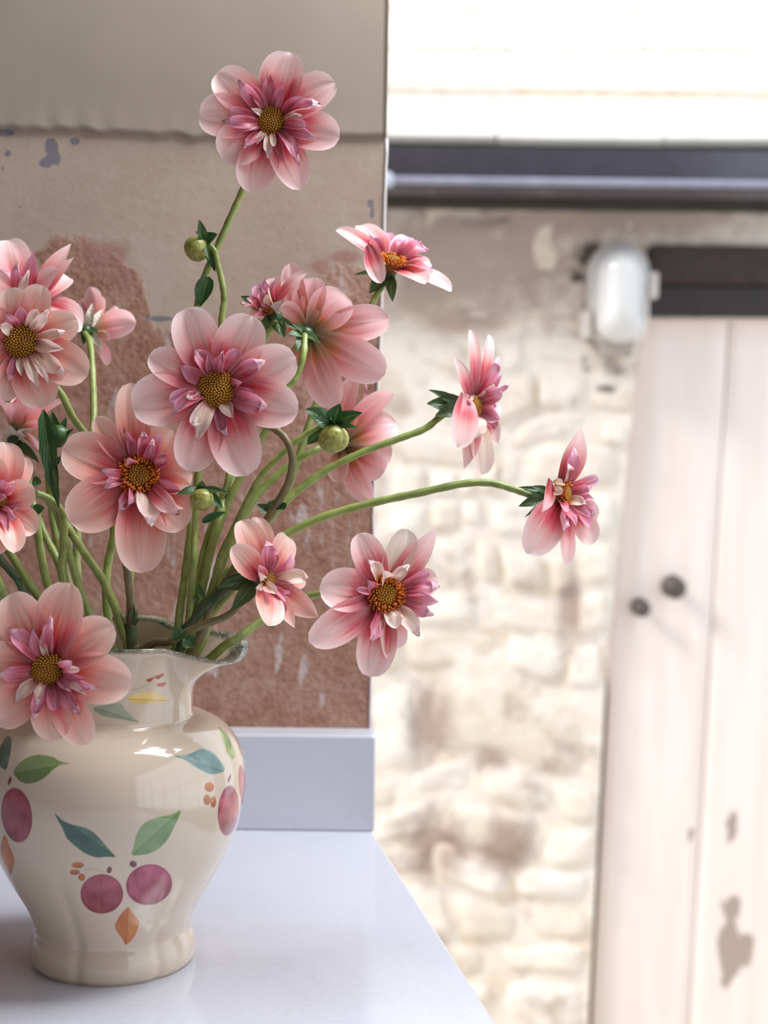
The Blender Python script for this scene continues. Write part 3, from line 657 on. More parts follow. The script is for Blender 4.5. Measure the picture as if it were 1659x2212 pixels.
    c = n.mix(n.math('MULTIPLY', rm, n.math('MULTIPLY', g, g2)), c, hexc(66, 84, 68))
    n.set(c, .12, .5, .6); n.p.inputs['Coat Roughness'].default_value = .04
    t = empty('flower_jug', 'cream glazed jug painted with plums and leaves holding the dahlias', 'jug'); t.location = VC
    o = put('body', me, n.m, t); o.matrix_parent_inverse = Matrix.Translation(-VC)
    # foot underside closes the base
    b = MB(); b.tube([Vector((VC.x, VC.y, .0005)), Vector((VC.x, VC.y, .004))], prof[0][0]*.93, 48); o2 = b.build('foot', n.m, t); o2.matrix_parent_inverse = Matrix.Translation(-VC)
jug()

# ------------------------------------------------------------------ dahlias
def sheet(name, B, T, width, A, mat, parent, shape='round', arch=.10, cup=.22, groove_=.03, twist=0, tipcurl=.0, nu=9, nv=13, fold=0.0, wav=0, seed=0):
    B, T, A = Vector(B), Vector(T), Vector(A).normalized(); L = (T-B).length
    if L < 1e-5: return
    d0 = (T-B)/L; Ap = A - d0*A.dot(d0)
    if Ap.length < .15: Ap = -fw - d0*(-fw).dot(d0) if abs(A.dot(-fw)) < .9 else up - d0*up.dot(d0)
    Ap.normalize()
    if twist: Ap = Matrix.Rotation(twist, 3, d0) @ Ap
    V, UV = [], []
    for j in range(nv):
        t = j/(nv-1)
        # finer steps towards the tip
        t = 1-(1-t)**1.35
        p = B*(1-t)+T*t + Ap*(arch*L*4*t*(1-t)) + Ap*(tipcurl*L*max(0, t-.7)**2*6)
        tg = (T-B) + Ap*(arch*L*4*(1-2*t)); tg.normalize(); N = Ap - tg*Ap.dot(tg); N.normalize(); Sd = tg.cross(N)
        if shape == 'round':
            w = (.30+.70*math.sin(min(1, t/.58)*math.pi/2)**1.1) * (1 if t < .58 else math.sqrt(max(0, 1-((t-.58)/.42)**2.3)))
        elif shape in ('tongue', 'notch'):
            w = (.45+.55*math.sin(min(1, t/.6)*math.pi/2)) * (1 if t < .68 else math.sqrt(max(0, 1-((t-.68)/.32)**2.2)))
        elif shape == 'point':
            w = (.35+.65*math.sin(min(1, t/.5)*math.pi/2)) * (1 if t < .5 else max(0, 1-((t-.5)/.5)**1.7))
        else:                                   # leaf
            w = math.sin(math.pi*min(1, t**.8))**.8 * (1-.25*t) + (.05 if t < .2 else 0)
            if shape == 'serrated': w *= 1+.22*((t*7) % 1-.5)
        if j == nv-1: w = max(w, .012)
        ns = noise.noise(Vector((seed*3.1, t*2.2, 0)))
        for i in range(nu):
            u = 2*i/(nu-1)-1
            h = cup*width*.5*(u*u)*(.35+.65*t) + fold*width*abs(u)
            if shape == 'round': h -= groove_*width*math.exp(-((abs(u)-.30)/.16)**2)*math.sin(math.pi*min(1, t*1.02)); h += .03*width*math.exp(-(u/.14)**2)*math.sin(math.pi*t)
            h += wav*width*noise.noise(Vector((u*1.3+seed*7, t*2.4, seed)))
            nt_ = -tg*(L*.11*t**4*math.cos(2*math.pi*u)) if shape == 'notch' else Vector((0, 0, 0))
            V.append(p + Sd*(u*w*width*.5) + N*(h*min(1, w*1.3)) + nt_); UV.append(((u+1)/2, t))
    Fc = [(j*nu+i, j*nu+i+1, (j+1)*nu+i+1, (j+1)*nu+i) for j in range(nv-1) for i in range(nu-1)]
    me = mesh(name, V, Fc, True, UV)
    # make the painted side face along A
    return put(name, me, mat, parent)
def stem_obj(parent, P, r0=.0022, r1=.0032, mat=None, name='stem'):
    Q = spline(P, 7); n = len(Q); rad = [r0+(r1-r0)*i/(n-1)+.00015*math.sin(i*1.7) for i in range(n)]
    return MB().tube(Q, rad, 9).build(name, mat or M_STEM, parent)
def into_jug(last, spread=(0, 0)):
    # from the mouth down to the bottom of the jug
    return [Vector((VC.x+spread[0]*.6, VC.y+spread[1]*.6, .11)), Vector((VC.x+spread[0], VC.y+spread[1], .03))]
def stem_px(parent, pts, D0, D1, mat=None, r0=.0022, r1=.0031, start=None, jug_end=True):
    n = len(pts); P = []
    for i, q in enumerate(pts):
        D = q[2] if len(q) > 2 else D0+(D1-D0)*i/max(1, n-1)
        P.append(pt(q[0], q[1], D))
    if start is not None: P = [start] + P
    if jug_end:
        l = P[-1]; c = Vector((VC.x, VC.y, l.z)); d = l-c
        if d.length > .038: d = d*(.038/d.length)
        P += [c+d*.72-Vector((0, 0, .045)), Vector((VC.x-d.x*.3, VC.y-d.y*.3, .05))]
    return stem_obj(parent, P, r0, r1, mat)
def axis(a): return (rt*a[0] + up*a[1] - fw*a[2]).normalized()
def plane_pt(px, py, C, A, lift=0):
    r = ray(px, py); dn = r.dot(A)
    D = (C-CAM).dot(A)/dn if abs(dn) > .05 else (C-CAM).dot(fw)
    return CAM + r*D
def disc(parent, C, A, r, spiky=False, h=.55, n=120, seed=0):
    M = basis(A); m = MB(); m.ball(C, r*.92, r*.92, r*h, M, 18, 10); fd = m.build('flower_disc', M_DISC, parent)
    f, g = MB(), MB(); ga = math.pi*(3-math.sqrt(5)); rr = random.Random(seed)
    for k in range(n):
        q = math.sqrt((k+.5)/n); a = k*ga; s = q*1.02; z = math.sqrt(max(0, 1-(q*.93)**2))*h
        p = Vector((math.cos(a)*s*r, math.sin(a)*s*r, z*r)); br = r*.072*(1.0+.25*q)
        if spiky and q > .55:
            o = Vector((math.cos(a)*.6, math.sin(a)*.6, .8)).normalized(); o = (o+Vector((rr.uniform(-.4, .4), rr.uniform(-.4, .4), rr.uniform(-.1, .3)))).normalized()
            g.tube([C+M@p, C+M@(p+o*r*rr.uniform(.14, .24)), C+M@(p+o*r*rr.uniform(.24, .38)+Vector((rr.uniform(-.05, .05), rr.uniform(-.05, .05), 0))*r)], [br*.75, br*.7, br*.35], 5)
        else: f.ball(C+M@p, br, br, br*1.25, M, 6, 4)
    f.build('florets', M_FLORET, fd, kind='stuff')
    if spiky: g.build('outer_florets', M_FLORETO, fd, kind='stuff', label='open orange outer florets')
def calyx(parent, C, A, r, bracts=0, seed=0, px_bracts=()):
    M = basis(A); parent = MB().ball(C-A*r*.9, r*.75, r*.75, r*.8, M, 14, 8).build('calyx', M_BRACT, parent)
    rr = random.Random(seed)
    for k in range(bracts):
        a = 2*math.pi*k/bracts+rr.random(); o = M @ Vector((math.cos(a), math.sin(a), 0)); b = C-A*r*1.1+o*r*.4
        sheet('bract', b, b+o*r*rr.uniform(1.1, 1.5)-A*r*rr.uniform(.1, .9), r*.9, A, M_BRACT, parent, 'leaf', .12, .3, seed=k)
    for q in px_bracts:
        x, y, w, dz = q[:4]; k = YV/F; b = C-A*r*1.0; T = pt(x, y, (b-CAM).dot(fw)-dz/1000)
        sheet('bract', b, T, w*k, -fw*.8+A*.3+up*.2, M_LIME if len(q) > 4 else M_BRACT, parent, 'leaf', .08, .3, wav=.12, seed=x)
def dahlia(label, c, D, ax, rd, outer, inner, spiky=False, stem=None, name='dahlia', nfl=120, dome=.55, bracts=(), nbr=0, arch=.09, stemmat=None, stemD=None, showdisc=True, leaf=(), limebr=(), back=False, cup=.28, lift=.10, pm='p'):
    t = empty(name, label, 'flower', 'pink dahlias in the jug'); C = pt(c[0], c[1], D); A = axis(ax); mixk = .30 if A.dot(-fw) < .47 else .5; AP = (A*.7-fw*mixk).normalized() if 0 < A.dot(-fw) < .8 else A; k = D/F; R = rd*k; seed = c[0]
    if showdisc: disc(t, C, A, R, spiky, dome, nfl, seed)
    for i, q in enumerate(outer):
        x, y, w = q[:3]; dz = q[3] if len(q) > 3 else None; op = q[4] if len(q) > 4 else {}
        if dz is None:
            T = plane_pt(x, y, C, A); d = (T-C); T = T + A*lift*d.length*(1 if i % 2 else .72)
            T = pt(x, y, (T-CAM).dot(fw))
        else: T = pt(x, y, D-dz/1000)
        d = T-C; d = d - A*d.dot(A); d = d.normalized() if d.length > 1e-6 else rt
        if (T-C).normalized().dot(d) < .2: d = (T-C).normalized()*.4
        B = C - A*R*(.18+.10*(i % 2)) + d*R*.30
        if 'b' in op: B = pt(op['b'][0], op['b'][1], D-op.get('bz', 0)/1000)
        sheet('petal', B, T, w*k*1.04, axis(op['A']) if 'A' in op else AP, MATS[op.get('m', pm)], t, op.get('s', 'round'), op.get('arch', arch), op.get('cup', cup), .055, op.get('tw', random.uniform(-.12, .12)), op.get('curl', .0), wav=.05, seed=x+y)
    for i, q in enumerate(inner):
        x, y, w, m = q[:4]; dz = q[4] if len(q) > 4 else None; op = q[5] if len(q) > 5 else {}
        if dz is None:
            T = plane_pt(x, y, C, A); T = T + A*(.006+.003*(i % 3)); T = pt(x, y, (T-CAM).dot(fw))
        else: T = pt(x, y, D-dz/1000)
        d = T-C; d = d-A*d.dot(A); d = d.normalized() if d.length > 1e-6 else rt
        B = C + d*R*.72 + A*R*.02
        if 'b' in op: B = pt(op['b'][0], op['b'][1], D-op.get('bz', 0)/1000)
        sheet('collar_petal', B, T, w*k, AP, MATS[m], t, op.get('s', ('notch', 'point', 'notch', 'tongue')[i % 4]), op.get('arch', random.uniform(.06, .22)), .5, 0, random.uniform(-.45, .45), op.get('curl', random.uniform(-.1, .25)), 9, 10, wav=.22, seed=x*1.3+y)
    calyx(t, C, A, max(R*.62, .0065), nbr, seed, bracts)
    for q in limebr:
        x, y, w, dz = q; b = C-A*R*.5; sheet('inner_bract', b, pt(x, y, D-dz/1000), w*k, -fw, M_LIME, t, 'leaf', .1, .3, wav=.1, seed=x, )
    if stem: stem_px(t, stem, D if stemD is None else stemD, YV-.005, stemmat, start=C-A*max(R*.62, .0065)*1.35)
    for q in leaf: leaf_px(t, *q)
    return t
def leaf_px(t, b, e, w, D, De=None, mat=None, shape='leaf', name='leaf', A=None, **kw):
    B = pt(b[0], b[1], D); T = pt(e[0], e[1], De or D); return sheet(name, B, T, w*D/F, A or (-fw+up*.25), mat or M_LEAF, t, shape, kw.get('arch', .08), kw.get('cup', .25), fold=kw.get('fold', .12), wav=.1, seed=b[0], nv=kw.get('nv', 13))

# 1 tallest
dahlia('tallest pink dahlia, fully open, standing alone against the taupe plaster', (586, 263), .955, (-.05, .08, 1), 31,
  [(626, 113, 93), (724, 178, 88), (733, 300, 86), (650, 410, 76), (543, 418, 88), (480, 343, 98), (430, 248, 95), (469, 158, 88)],
  [(581, 164, 30, 'd'), (612, 183, 26, 'd'), (519, 178, 30, 'm'), (545, 190, 24, 'd'), (690, 232, 32, 'm'), (664, 211, 30, 'm'), (678, 297, 26, 'm'), (662, 272, 26, 'm'), (643, 346, 26, 'd'), (616, 352, 22, 'm'), (580, 338, 22, 'c'), (596, 320, 14, 'c'), (650, 250, 16, 'c'), (541, 234, 14, 'c'), (486, 262, 28, 'm'), (497, 238, 26, 'm'), (530, 319, 24, 'm'), (506, 296, 24, 'd'), (556, 310, 16, 'c')],
  stem=[(540, 375), (515, 432), (488, 492), (458, 560), (437, 615), (425, 680), (420, 800, .955), (428, 950, .95), (428, 1030), (418, 1090), (411, 1160), (399, 1255), (388, 1330), (380, 1402)], stemD=.965,
  leaf=[((452, 598), (430, 664), 44, .955)])
# 2 large centre
dahlia('large pink dahlia facing front in the middle of the bunch', (469, 841), .885, (.02, .05, 1), 40,
  [(402, 667, 98), (546, 683, 104), (639, 772, 98), (643, 893, 102), (536, 1027, 104), (405, 1017, 96), (286, 880, 114), (322, 768, 74, None, {'m': 'p'})],
  [(424, 757, 36, 'm'), (450, 762, 30, 'd'), (480, 765, 26, 'd'), (512, 754, 38, 'm'), (569, 783, 40, 'm'), (525, 826, 26, 'm'), (576, 878, 44, 'm'), (365, 868, 40, 'm'), (376, 890, 34, 'm'), (391, 790, 36, 'm'), (428, 946, 34, 'c'), (414, 920, 30, 'c'), (490, 938, 28, 'd'), (505, 905, 30, 'c'), (402, 862, 26, 'c'), (548, 850, 28, 'd')],
  stem=[(540, 905, .925), (590, 925, .925), (618, 950, .92), (632, 990, .92), (624, 1040, .925), (600, 1086, .93), (572, 1130, .935), (540, 1175, .94), (500, 1240, .94), (455, 1310, .94), (425, 1390, .94)], stemmat=M_STEMB, nfl=150)
# 3 middle left, orange spiky
dahlia('peach pink dahlia with orange centre and long drooping lower petal, left of centre', (301, 1027), .925, (.12, .06, 1), 40,
  [(281, 827, 72), (207, 901, 54), (136, 968, 104), (150, 1126, 112), (304, 1238, 106), (398, 1142, 92), (416, 1028, 82), (374, 930, 84), (415, 1085, 70)],
  [(266, 925, 30, 'm'), (352, 936, 44, 'm'), (221, 1016, 22, 'm'), (277, 990, 22, 'm', 14), (227, 1055, 26, 'm'), (278, 1090, 32, 'm', 12), (258, 1102, 28, 'm'), (294, 1092, 18, 'c'), (325, 1131, 50, 'c'), (350, 1110, 42, 'm'), (381, 1106, 40, 'p'), (367, 988, 34, 'd'), (310, 935, 28, 'm'), (395, 1060, 34, 'd'), (330, 950, 22, 'd'), (285, 945, 22, 'd')],
  spiky=True, pm='h', stem=[(290, 1090), (275, 1140), (272, 1200), (278, 1260), (283, 1310), (285, 1400)], stemmat=M_STEMB, nfl=170)
# 4 bottom left
dahlia('pink dahlia hanging over the rim of the jug at lower left', (105, 1446), .845, (.0, .0, 1), 36,
  [(24, 1282, 104), (152, 1259, 104), (246, 1350, 96), (285, 1476, 106), (191, 1607, 78), (122, 1598, 88), (-8, 1560, 98), (-46, 1425, 98)],
  [(22, 1362, 42, 'm'), (71, 1358, 32, 'm'), (112, 1335, 26, 'm'), (157, 1426, 26, 'm', 14), (205, 1487, 28, 'm'), (190, 1462, 24, 'd'), (169, 1537, 32, 'd'), (122, 1537, 30, 'd'), (73, 1551, 26, 'd'), (34, 1517, 32, 'c'), (-2, 1453, 34, 'm'), (178, 1450, 16, 'c'), (90, 1375, 16, 'c'), (185, 1500, 20, 'c'), (80, 1520, 20, 'c'), (100, 1500, 18, 'd'), (150, 1490, 22, 'd')],
  pm='h', stem=[(110, 1420, .90), (150, 1395, .925), (200, 1400, .94)], stemD=.9)
# 5 upper left
dahlia('pink and peach dahlia cropped at the left edge with white collar petals', (47, 739), .93, (.15, -.05, 1), 36,
  [(18, 622, 78), (92, 616, 68), (168, 692, 72), (189, 812, 92), (95, 880, 92), (8, 866, 58), (-50, 690, 88), (-45, 810, 88)],
  [(138, 716, 24, 'c'), (48, 814, 20, 'c'), (80, 831, 24, 'c'), (108, 797, 30, 'c'), (102, 823, 22, 'c'), (139, 754, 30, 'c'), (137, 806, 36, 'c'), (80, 668, 26, 'c'), (102, 672, 26, 'c'), (43, 660, 34, 'm'), (15, 680, 30, 'm'), (0, 700, 24, 'c'), (20, 820, 22, 'd'), (118, 735, 20, 'd')],
  pm='h', stem=[(80, 800, .95), (128, 845, .95), (157, 901, .955), (187, 945, .965), (230, 1040, .965), (246, 1140, .96), (234, 1212, .96), (229, 1270, .955), (233, 1340, .95), (240, 1400, .95)])
# 6 behind 5
dahlia('pale pink dahlia half hidden at the left edge, behind the peach one, facing up', (62, 655), 1.0, (.25, .75, .5), 30,
  [(17, 519, 74, -30), (73, 541, 34, 12, {'m': 'm', 's': 'point'}), (154, 526, 40, -8, {'s': 'point'}), (160, 556, 34, 2, {'s': 'point'}), (125, 582, 52, 16), (150, 600, 60, -26), (178, 706, 84, -16), (-30, 600, 70, 0)],
  [(38, 571, 26, 'm', 14), (4, 582, 22, 'm', 10), (60, 590, 20, 'c', 16), (95, 590, 24, 'm', 6)], stem=[(75, 720, 1.02), (95, 900, 1.0), (110, 1080, .99), (130, 1200, .98), (190, 1400, .95)], dome=.5)
# 7 soft back view, near the wall
dahlia('small soft dahlia seen from behind with a dark green calyx, near the plaster wall', (196, 712), 1.08, (.35, .25, -.75), 20,
  [(192, 620, 52, -16), (215, 640, 36, -22), (246, 660, 46, -28), (294, 697, 64, -18), (229, 790, 34, -22, {'m': 'm'}), (236, 735, 30, -16, {'m': 'c'}), (170, 650, 40, -20), (212, 765, 30, -12, {'m': 'c'})], [],
  stem=[(195, 745), (201, 830), (202, 905), (190, 1020), (170, 1120), (168, 1250), (195, 1400)], stemD=1.06, bracts=[(176, 706, 24, 6), (212, 716, 24, 6), (180, 745, 24, 8), (204, 730, 20, 8)], limebr=[(200, 655, 22, 4), (222, 668, 18, 0), (222, 752, 20, 2)], showdisc=False)
# 8 left edge side
dahlia('deep pink dahlia cut off by the left edge, facing right', (2, 1085), .90, (.72, .1, .6), 24,
  [(8, 955, 84, -6), (50, 985, 66, -22), (76, 1058, 66, 4), (78, 1150, 66, 2), (30, 1195, 60, 22), (-20, 1200, 70, 26), (-40, 980, 70, 16)],
  [(32, 1044, 28, 'm', 12), (22, 1075, 24, 'm', 16), (30, 1120, 28, 'm', 14), (10, 1030, 26, 'd', 18), (40, 1095, 24, 'd', 8), (18, 1150, 26, 'd', 18)],
  pm='h', stem=[(-20, 1110, .92), (-30, 1180, .93), (0, 1265, .935), (30, 1330, .94), (120, 1400, .945)])
# 9 left, side, facing up
dahlia('pale mauve pink dahlia at the left edge seen from below with a lime calyx', (36, 935), .985, (.15, .75, -.25), 22,
  [(152, 862, 48, -10, {'s': 'point'}), (110, 858, 46, -26), (42, 851, 56, -20, {'s': 'point'}), (-10, 862, 56, -6), (120, 930, 60, 8), (95, 985, 64, 14), (20, 870, 44, 12), (75, 870, 50, 10)],
  [(42, 856, 26, 'm', 6), (62, 868, 20, 'c', 10)], showdisc=False, limebr=[(22, 918, 36, 14), (82, 925, 24, 14)], bracts=[(85, 1000, 26, 8), (20, 1000, 24, 8)],
  stem=[(46, 985), (60, 1030), (66, 1070), (78, 1110), (101, 1165), (126, 1215), (150, 1290), (215, 1400)])
# 10 back view
dahlia('pink dahlia turned away from the camera showing its olive green back, right of centre', (668, 722), .965, (.25, .08, -.95), 26,
  [(676, 600, 78, -6), (744, 634, 92, -2), (840, 688, 78, -6), (832, 808, 88, 0), (724, 879, 80, 6), (632, 834, 64, 0), (625, 569, 54, -18), (602, 668, 72, -4)], [],
  stem=[(655, 770), (640, 812), (612, 855), (575, 930), (520, 1030), (487, 1100), (452, 1200), (430, 1290), (412, 1400)], stemD=.945, bracts=[(622, 722, 30, 10), (640, 760, 32, 12), (690, 742, 22, 10), (630, 700, 18, 8)], showdisc=False, lift=-.05, cup=-.2, arch=-.07)
# 11 half open, small
dahlia('small half-open mauve dahlia seen sideways above the large centre dahlia', (585, 668), .935, (-.45, .75, .3), 20,
  [(664, 590, 42, 4, {'s': 'tongue'}), (592, 600, 52, -14), (556, 615, 38, -10, {'m': 'm'}), (640, 600, 34, -10), (540, 690, 40, 6)],
  [(572, 606, 22, 'm', 0), (598, 604, 20, 'm', 2), (560, 625, 22, 'm', 6), (585, 620, 16, 'c', 10), (575, 640, 18, 'c', 12), (530, 645, 22, 'm', 6, {'b': (556, 668)}), (522, 660, 22, 'm', 8, {'b': (556, 672)}), (540, 640, 20, 'm', 4, {'b': (560, 666)}), (496, 690, 16, 'm', 0, {'b': (520, 692)})], nfl=50,
  bracts=[(520, 640, 36, -6), (560, 720, 36, 8), (615, 730, 34, 8), (640, 712, 18, 6)], limebr=[(609, 648, 26, 14)], stem=[(590, 700), (560, 760, .95), (520, 900, .96), (500, 1030, .96), (475, 1110), (452, 1200), (432, 1300), (420, 1400)])
# 12 behind the round bud
dahlia('pink dahlia seen from behind beneath the olive-backed one, partly behind a round bud', (742, 962), 1.0, (.6, -.1, -.75), 26,
  [(845, 847, 60, -14), (856, 915, 78, -8), (846, 985, 66, -8), (830, 1020, 72, -2), (800, 1082, 58, 4), (735, 1042, 54, 8), (676, 855, 76, 0), (768, 812, 56, -6)], [(792, 838, 30, 'm', -24), (842, 880, 26, 'm', -28)],
  stem=[(690, 968), (635, 998), (575, 1048), (538, 1095), (505, 1160), (478, 1220), (450, 1300), (425, 1400)], stemD=.965, stemmat=M_STEM, showdisc=False, lift=-.05, cup=-.2, arch=-.08)
# 13 upper right, facing up
dahlia('pink dahlia tilted upwards at the wall corner, with bright orange centre', (845, 572), 1.0, (.22, .86, .45), 29,
  [(727, 496, 44, -6), (778, 487, 58, -22), (835, 503, 34, -26, {'m': 'm'}), (882, 512, 50, -20, {'m': 'm'}), (975, 630, 54, 6), (918, 614, 58, 26), (824, 612, 40, 26, {'b': (795, 530), 'bz': 12, 'tw': .5}), (932, 572, 46, -6)],
  [(921, 537, 44, 'm', -12), (872, 520, 30, 'm', -16), (904, 525, 30, 'm', -14), (932, 596, 34, 'm', 12), (800, 512, 28, 'm', -6), (924, 562, 30, 'm', 0), (815, 560, 18, 'c', 16)],
  spiky=True, bracts=[(798, 634, 42, 4), (848, 652, 30, 6), (764, 594, 18, 4), (835, 625, 24, 8)], stem=[(812, 640), (800, 668), (760, 760), (692, 855), (662, 935), (642, 998), (610, 1082), (575, 1132), (540, 1180), (500, 1250), (455, 1320), (430, 1400)], stemmat=M_STEM, dome=.6)
# 14 right, side
dahlia('pink dahlia in side view against the stone wall, facing right, higher of two', (1022, 878), .975, (.78, .05, .62), 22,
  [(1016, 712, 30, -6, {'s': 'tongue'}), (1057, 723, 28, -18, {'s': 'tongue'}), (980, 770, 34, 6, {'s': 'point'}), (988, 967, 62, 30, {'b': (1004, 850), 'bz': 10, 'arch': .10, 'A': (.45, .1, .9)}), (1002, 1013, 46, 10, {'s': 'point'}), (1042, 1026, 56, 4, {'m': 'c'}), (1076, 960, 54, -10, {'s': 'point'}), (1078, 870, 56, -24)],
  [(1072, 777, 32, 'm', -10), (1080, 807, 28, 'm', -4), (1097, 827, 14, 'm', -8), (1083, 843, 36, 'm', 2), (1068, 868, 28, 'm', -10), (1079, 905, 32, 'm', -6), (1032, 942, 34, 'c', 14), (1024, 862, 14, 'c', 16, {'b': (1012, 858), 'bz': 14}), (1070, 925, 26, 'd', -8), (1068, 828, 26, 'c', -2)],
  bracts=[(925, 842, 24, 6), (922, 872, 50, 8), (940, 898, 44, 10), (950, 850, 30, 2)], stem=[(955, 898), (918, 926), (860, 948), (780, 978), (700, 1018), (645, 1058), (606, 1094), (572, 1130), (542, 1172), (502, 1232), (458, 1300), (410, 1390)], dome=.7,
  leaf=[((600, 1084), (570, 1110), 26, .94, None, M_BRACT), ((606, 1084), (592, 1100), 30, .93), ((608, 1086), (612, 1102), 22, .93), ((585, 1108), (555, 1090), 24, .94, None, M_BRACT)])
# 15 far right
dahlia('pink dahlia on a long arching stem farthest out over the stone wall', (1212, 1066), .95, (.86, .05, .5), 28,
  [(1254, 923, 58, -4, {'s': 'point'}), (1230, 975, 46, -16), (1137, 1196, 82, 20, {'A': (.35, .1, .9)}), (1221, 1223, 42, 10, {'s': 'tongue'}), (1280, 1176, 68, -8), (1290, 1120, 50, -20), (1170, 1106, 36, 30, {'s': 'point', 'b': (1188, 1035), 'bz': 16})],
  [(1240, 974, 30, 'm', 4), (1244, 993, 30, 'm', 0), (1226, 1005, 30, 'c', 8), (1290, 1032, 26, 'm', -8), (1274, 1054, 22, 'm', -4), (1284, 1079, 26, 'm', -4), (1264, 1088, 24, 'c', 2), (1272, 1140, 34, 'm', 0), (1280, 1110, 30, 'm', -8), (1243, 1137, 28, 'm', 8), (1210, 1141, 34, 'm', 16), (1219, 1112, 22, 'm', 20), (1214, 1046, 20, 'c', 26, {'b': (1196, 1044), 'bz': 18, 's': 'tongue'}), (1216, 1062, 20, 'c', 26, {'b': (1196, 1060), 'bz': 18, 's': 'tongue'})],
  spiky=True, bracts=[(1114, 1053, 18, 4), (1120, 1094, 34, 8), (1136, 1088, 30, 6), (1133, 1118, 12, 0), (1148, 1050, 20, 6)], stem=[(1148, 1069), (1113, 1058), (1062, 1044), (1000, 1045), (900, 1066), (810, 1085), (700, 1116), (615, 1157), (560, 1205), (500, 1275), (440, 1345), (395, 1395)], dome=.65)
# 16 small lower
dahlia('small deep pink dahlia in three-quarter view just above the jug spout', (574, 1254), .915, (.75, -.1, .62), 22,
  [(520, 1124, 66, -4), (553, 1117, 56, -16), (620, 1158, 62, -22), (499, 1182, 60, 20), (578, 1352, 72, 22), (637, 1357, 42, 4, {'s': 'point'}), (688, 1334, 54, -14, {'s': 'point'}), (660, 1250, 46, -24)],
  [(575, 1172, 34, 'm', 2), (556, 1215, 24, 'm', 16), (562, 1240, 16, 'c', 22), (597, 1283, 24, 'c', 14), (554, 1270, 22, 'c', 20), (616, 1304, 24, 'm', 4), (659, 1248, 32, 'c', -14), (630, 1200, 34, 'm', -10), (590, 1190, 26, 'd', 0), (640, 1280, 28, 'm', -8), (612, 1335, 26, 'd', 6)],
  bracts=[(470, 1270, 36, 4), (500, 1318, 40, 8), (486, 1250, 30, 0)], pm='h', stem=[(500, 1324), (440, 1349), (400, 1368), (368, 1386), (337, 1387), (306, 1404), (287, 1418)], stemmat=M_STEMB, nfl=60, dome=.7)
# 17 lower right
dahlia('pink and cream dahlia below the others at the right edge of the plaster', (830, 1283), .93, (.30, .0, .95), 38,
  [(690, 1270, 92), (667, 1386, 80), (798, 1462, 84), (862, 1400, 50, -8), (772, 1153, 70), (880, 1143, 68, None, {'m': 'c'}), (943, 1143, 56, None, {'s': 'point'}), (944, 1248, 66), (904, 1336, 66)],
  [(797, 1212, 32, 'c'), (826, 1230, 34, 'c', 14), (882, 1222, 26, 'c'), (925, 1232, 28, 'm'), (943, 1270, 38, 'm'), (948, 1301, 36, 'm'), (930, 1325, 30, 'm'), (857, 1358, 34, 'c', 10), (902, 1368, 38, 'c'), (828, 1424, 44, 'c'), (798, 1380, 36, 'm'), (770, 1272, 16, 'm', 16), (795, 1255, 26, 'd', 22), (880, 1340, 28, 'c')],
  spiky=True, stem=[(760, 1272, .96), (687, 1283, .965), (640, 1298, .965), (560, 1345, .955), (512, 1380, .945), (470, 1408, .945)], nfl=160)

# buds ------------------------------------------------------------------
def bud(label, c, r, D, ax, bracts, stem, mat=None, stemmat=None, leaf=(), squash=.9, D1=None):
    t = empty('dahlia_bud', label, 'flower bud', 'dahlia buds in the jug'); C = pt(c[0], c[1], D); A = axis(ax); k = D/F; M = basis(A); R = r*k
    MB().ball(C, R, R, R*squash, M, 20, 12, fn=lambda th, ph: 1+.02*math.cos(5*ph)*math.sin(th)).build('bud', mat or M_BUD, t)
    Bp = C-A*R*squash*.92
    cx = MB().ball(Bp, R*.45, R*.45, R*.25, M, 10, 6).build('calyx', M_BRACT, t)
    for i, q in enumerate(bracts):
        T = pt(q[0], q[1], (Bp-CAM).dot(fw)-q[3]/1000); sheet('bract', Bp, T, q[2]*k, -fw*.7+up*.3, q[4] if len(q) > 4 else M_LEAF, cx, 'leaf', .10, .3, wav=.12, seed=q[0])
    if stem: stem_px(t, stem, D, D1 or YV-.005, stemmat, .0018, .0028, start=Bp)
    for q in leaf: leaf_px(t, *q)
    return t
bud('round green bud nodding beside the stem of the tallest dahlia', (424, 538), 28, .955, (-.75, -.6, .2), [(430, 474, 24, 6, M_BRACT), (421, 500, 20, 10), (470, 506, 34, 4), (452, 562, 18, 12, M_BRACT), (465, 588, 22, 0)],
    [(462, 540), (470, 570), (480, 612), (484, 650), (478, 705), (480, 850, .955), (490, 960, .955), (495, 1030), (472, 1100), (444, 1180), (425, 1270), (405, 1395)])
bud('large round lime-green bud with spreading leafy bracts at the plaster corner', (720, 948), 34, .925, (.05, -.95, .2), [(659, 884, 50, 8), (735, 872, 46, 6), (783, 892, 40, 8), (776, 926, 20, 10, M_BRACT), (664, 960, 40, -14), (712, 905, 18, 12, M_BRACT)],
    [(700, 918, .928), (655, 942, .928), (605, 985), (562, 1032), (530, 1092), (502, 1150), (478, 1200), (462, 1260), (440, 1330), (415, 1400)])
bud('small lime bud with curling bracts hanging below the large centre dahlia', (436, 1079), 27, .915, (0, -.95, .2), [(382, 1068, 24, 6, M_BRACT), (437, 1038, 26, 4, M_BRACT), (495, 1066, 18, 6, M_BRACT), (481, 1098, 28, 2)],
    [(432, 1058, .925), (424, 1100, .93), (421, 1152, .935), (418, 1210), (412, 1290), (398, 1395)], leaf=[((436, 1128), (489, 1106), 20, .92)])
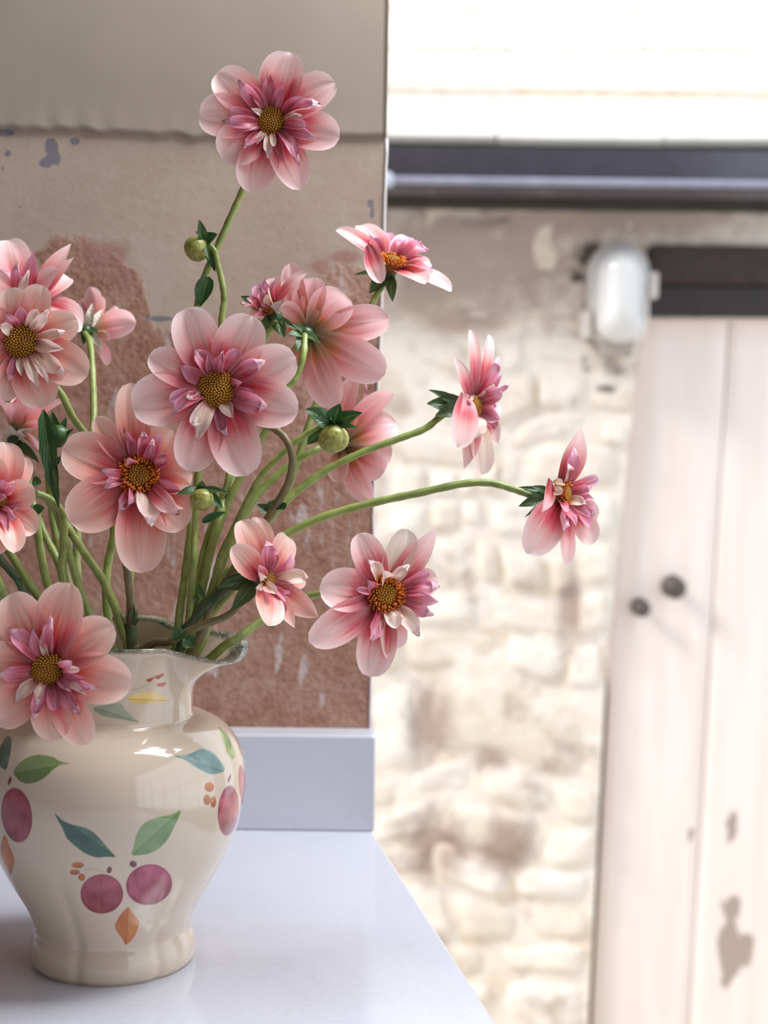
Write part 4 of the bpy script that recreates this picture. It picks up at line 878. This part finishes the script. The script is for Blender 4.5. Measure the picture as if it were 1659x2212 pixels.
bud('green budding seed head with pointed upright sepals among the left stems', (126, 940), 25, .93, (.05, .95, .25), [(112, 888, 30, -4), (144, 901, 26, 0), (160, 926, 16, 6), (100, 915, 20, 6), (118, 915, 26, 14)],
    [(115, 972), (108, 1010), (112, 1080), (125, 1120), (145, 1180), (168, 1258), (215, 1400)], mat=M_GREENBUD,
    leaf=[((94, 884), (128, 1098), 40, .925, .925, M_LEAF, 'serrated'), ((108, 1015), (136, 985), 18, .92), ((70, 1040), (90, 1042), 24, .92), ((74, 1105), (96, 1096), 26, .92), ((120, 1000), (124, 1060), 14, .92, None, M_BRACT)])
# flowerless stems that cross the left side
def loose(label, pts, D0, mat=None, r=.0026, leaf=()):
    t = empty('bare_stalk', label, 'stalk', 'bare stalks in the jug'); stem_px(t, pts, D0, YV-.005, mat, r, r*1.15)
    for q in leaf: leaf_px(t, *q)
    return t
loose('hooked pale green stem bending over to the left, left of the centre dahlia', [(76, 1066), (98, 1074), (122, 1092), (136, 1118), (138, 1180), (138, 1252), (190, 1400)], .925)
loose('slanting green stem running from upper left to the jug mouth behind the others', [(100, 1075), (143, 1135), (179, 1190), (221, 1252), (247, 1308), (266, 1366), (276, 1405)], .94)
loose('dark green stem with a node at the far left edge', [(-20, 1165), (0, 1207), (39, 1252), (56, 1285), (110, 1350), (180, 1405)], .93, M_STEMD, leaf=[((36, 1250), (48, 1262), 14, .925)])
loose('thin green stem second from the left edge', [(10, 1180), (25, 1201), (62, 1260), (92, 1300), (140, 1360), (205, 1405)], .94)
loose('short green stem lowest at the left edge', [(-20, 1225), (0, 1263), (16, 1296), (80, 1370), (160, 1410)], .92)
loose('upright thin green stem behind the hooked one', [(80, 1100), (82, 1150), (91, 1210), (108, 1275), (160, 1350), (215, 1405)], .95)
loose('light green stem directly below the drooping petal of the peach dahlia', [(285, 1180), (283, 1230), (280, 1300), (277, 1400)], .955, r=.002)
loose('cut dark stump of a stem standing in the jug mouth', [(287, 1318), (285, 1345), (282, 1405)], .94, M_STEMD, .0036, leaf=[((285, 1345), (290, 1305), 14, .935, None, M_STEMD), ((287, 1350), (300, 1335), 14, .935, None, M_STEMD)])
loose('thick dark green branch with leaf buds leaning right out of the jug', [(500, 1258), (470, 1285), (436, 1315), (410, 1350), (388, 1402)], .935, M_STEMD, .0036,
      leaf=[((440, 1290), (428, 1262), 12, .93), ((455, 1300), (470, 1292), 14, .93), ((425, 1300), (420, 1285), 18, .93), ((394, 1368), (375, 1358), 14, .925), ((398, 1362), (374, 1382), 34, .92), ((398, 1378), (420, 1398), 34, .92)])
loose('light green stem emerging from under the small deep pink dahlia', [(500, 1225), (462, 1285), (430, 1350), (410, 1400)], .95)
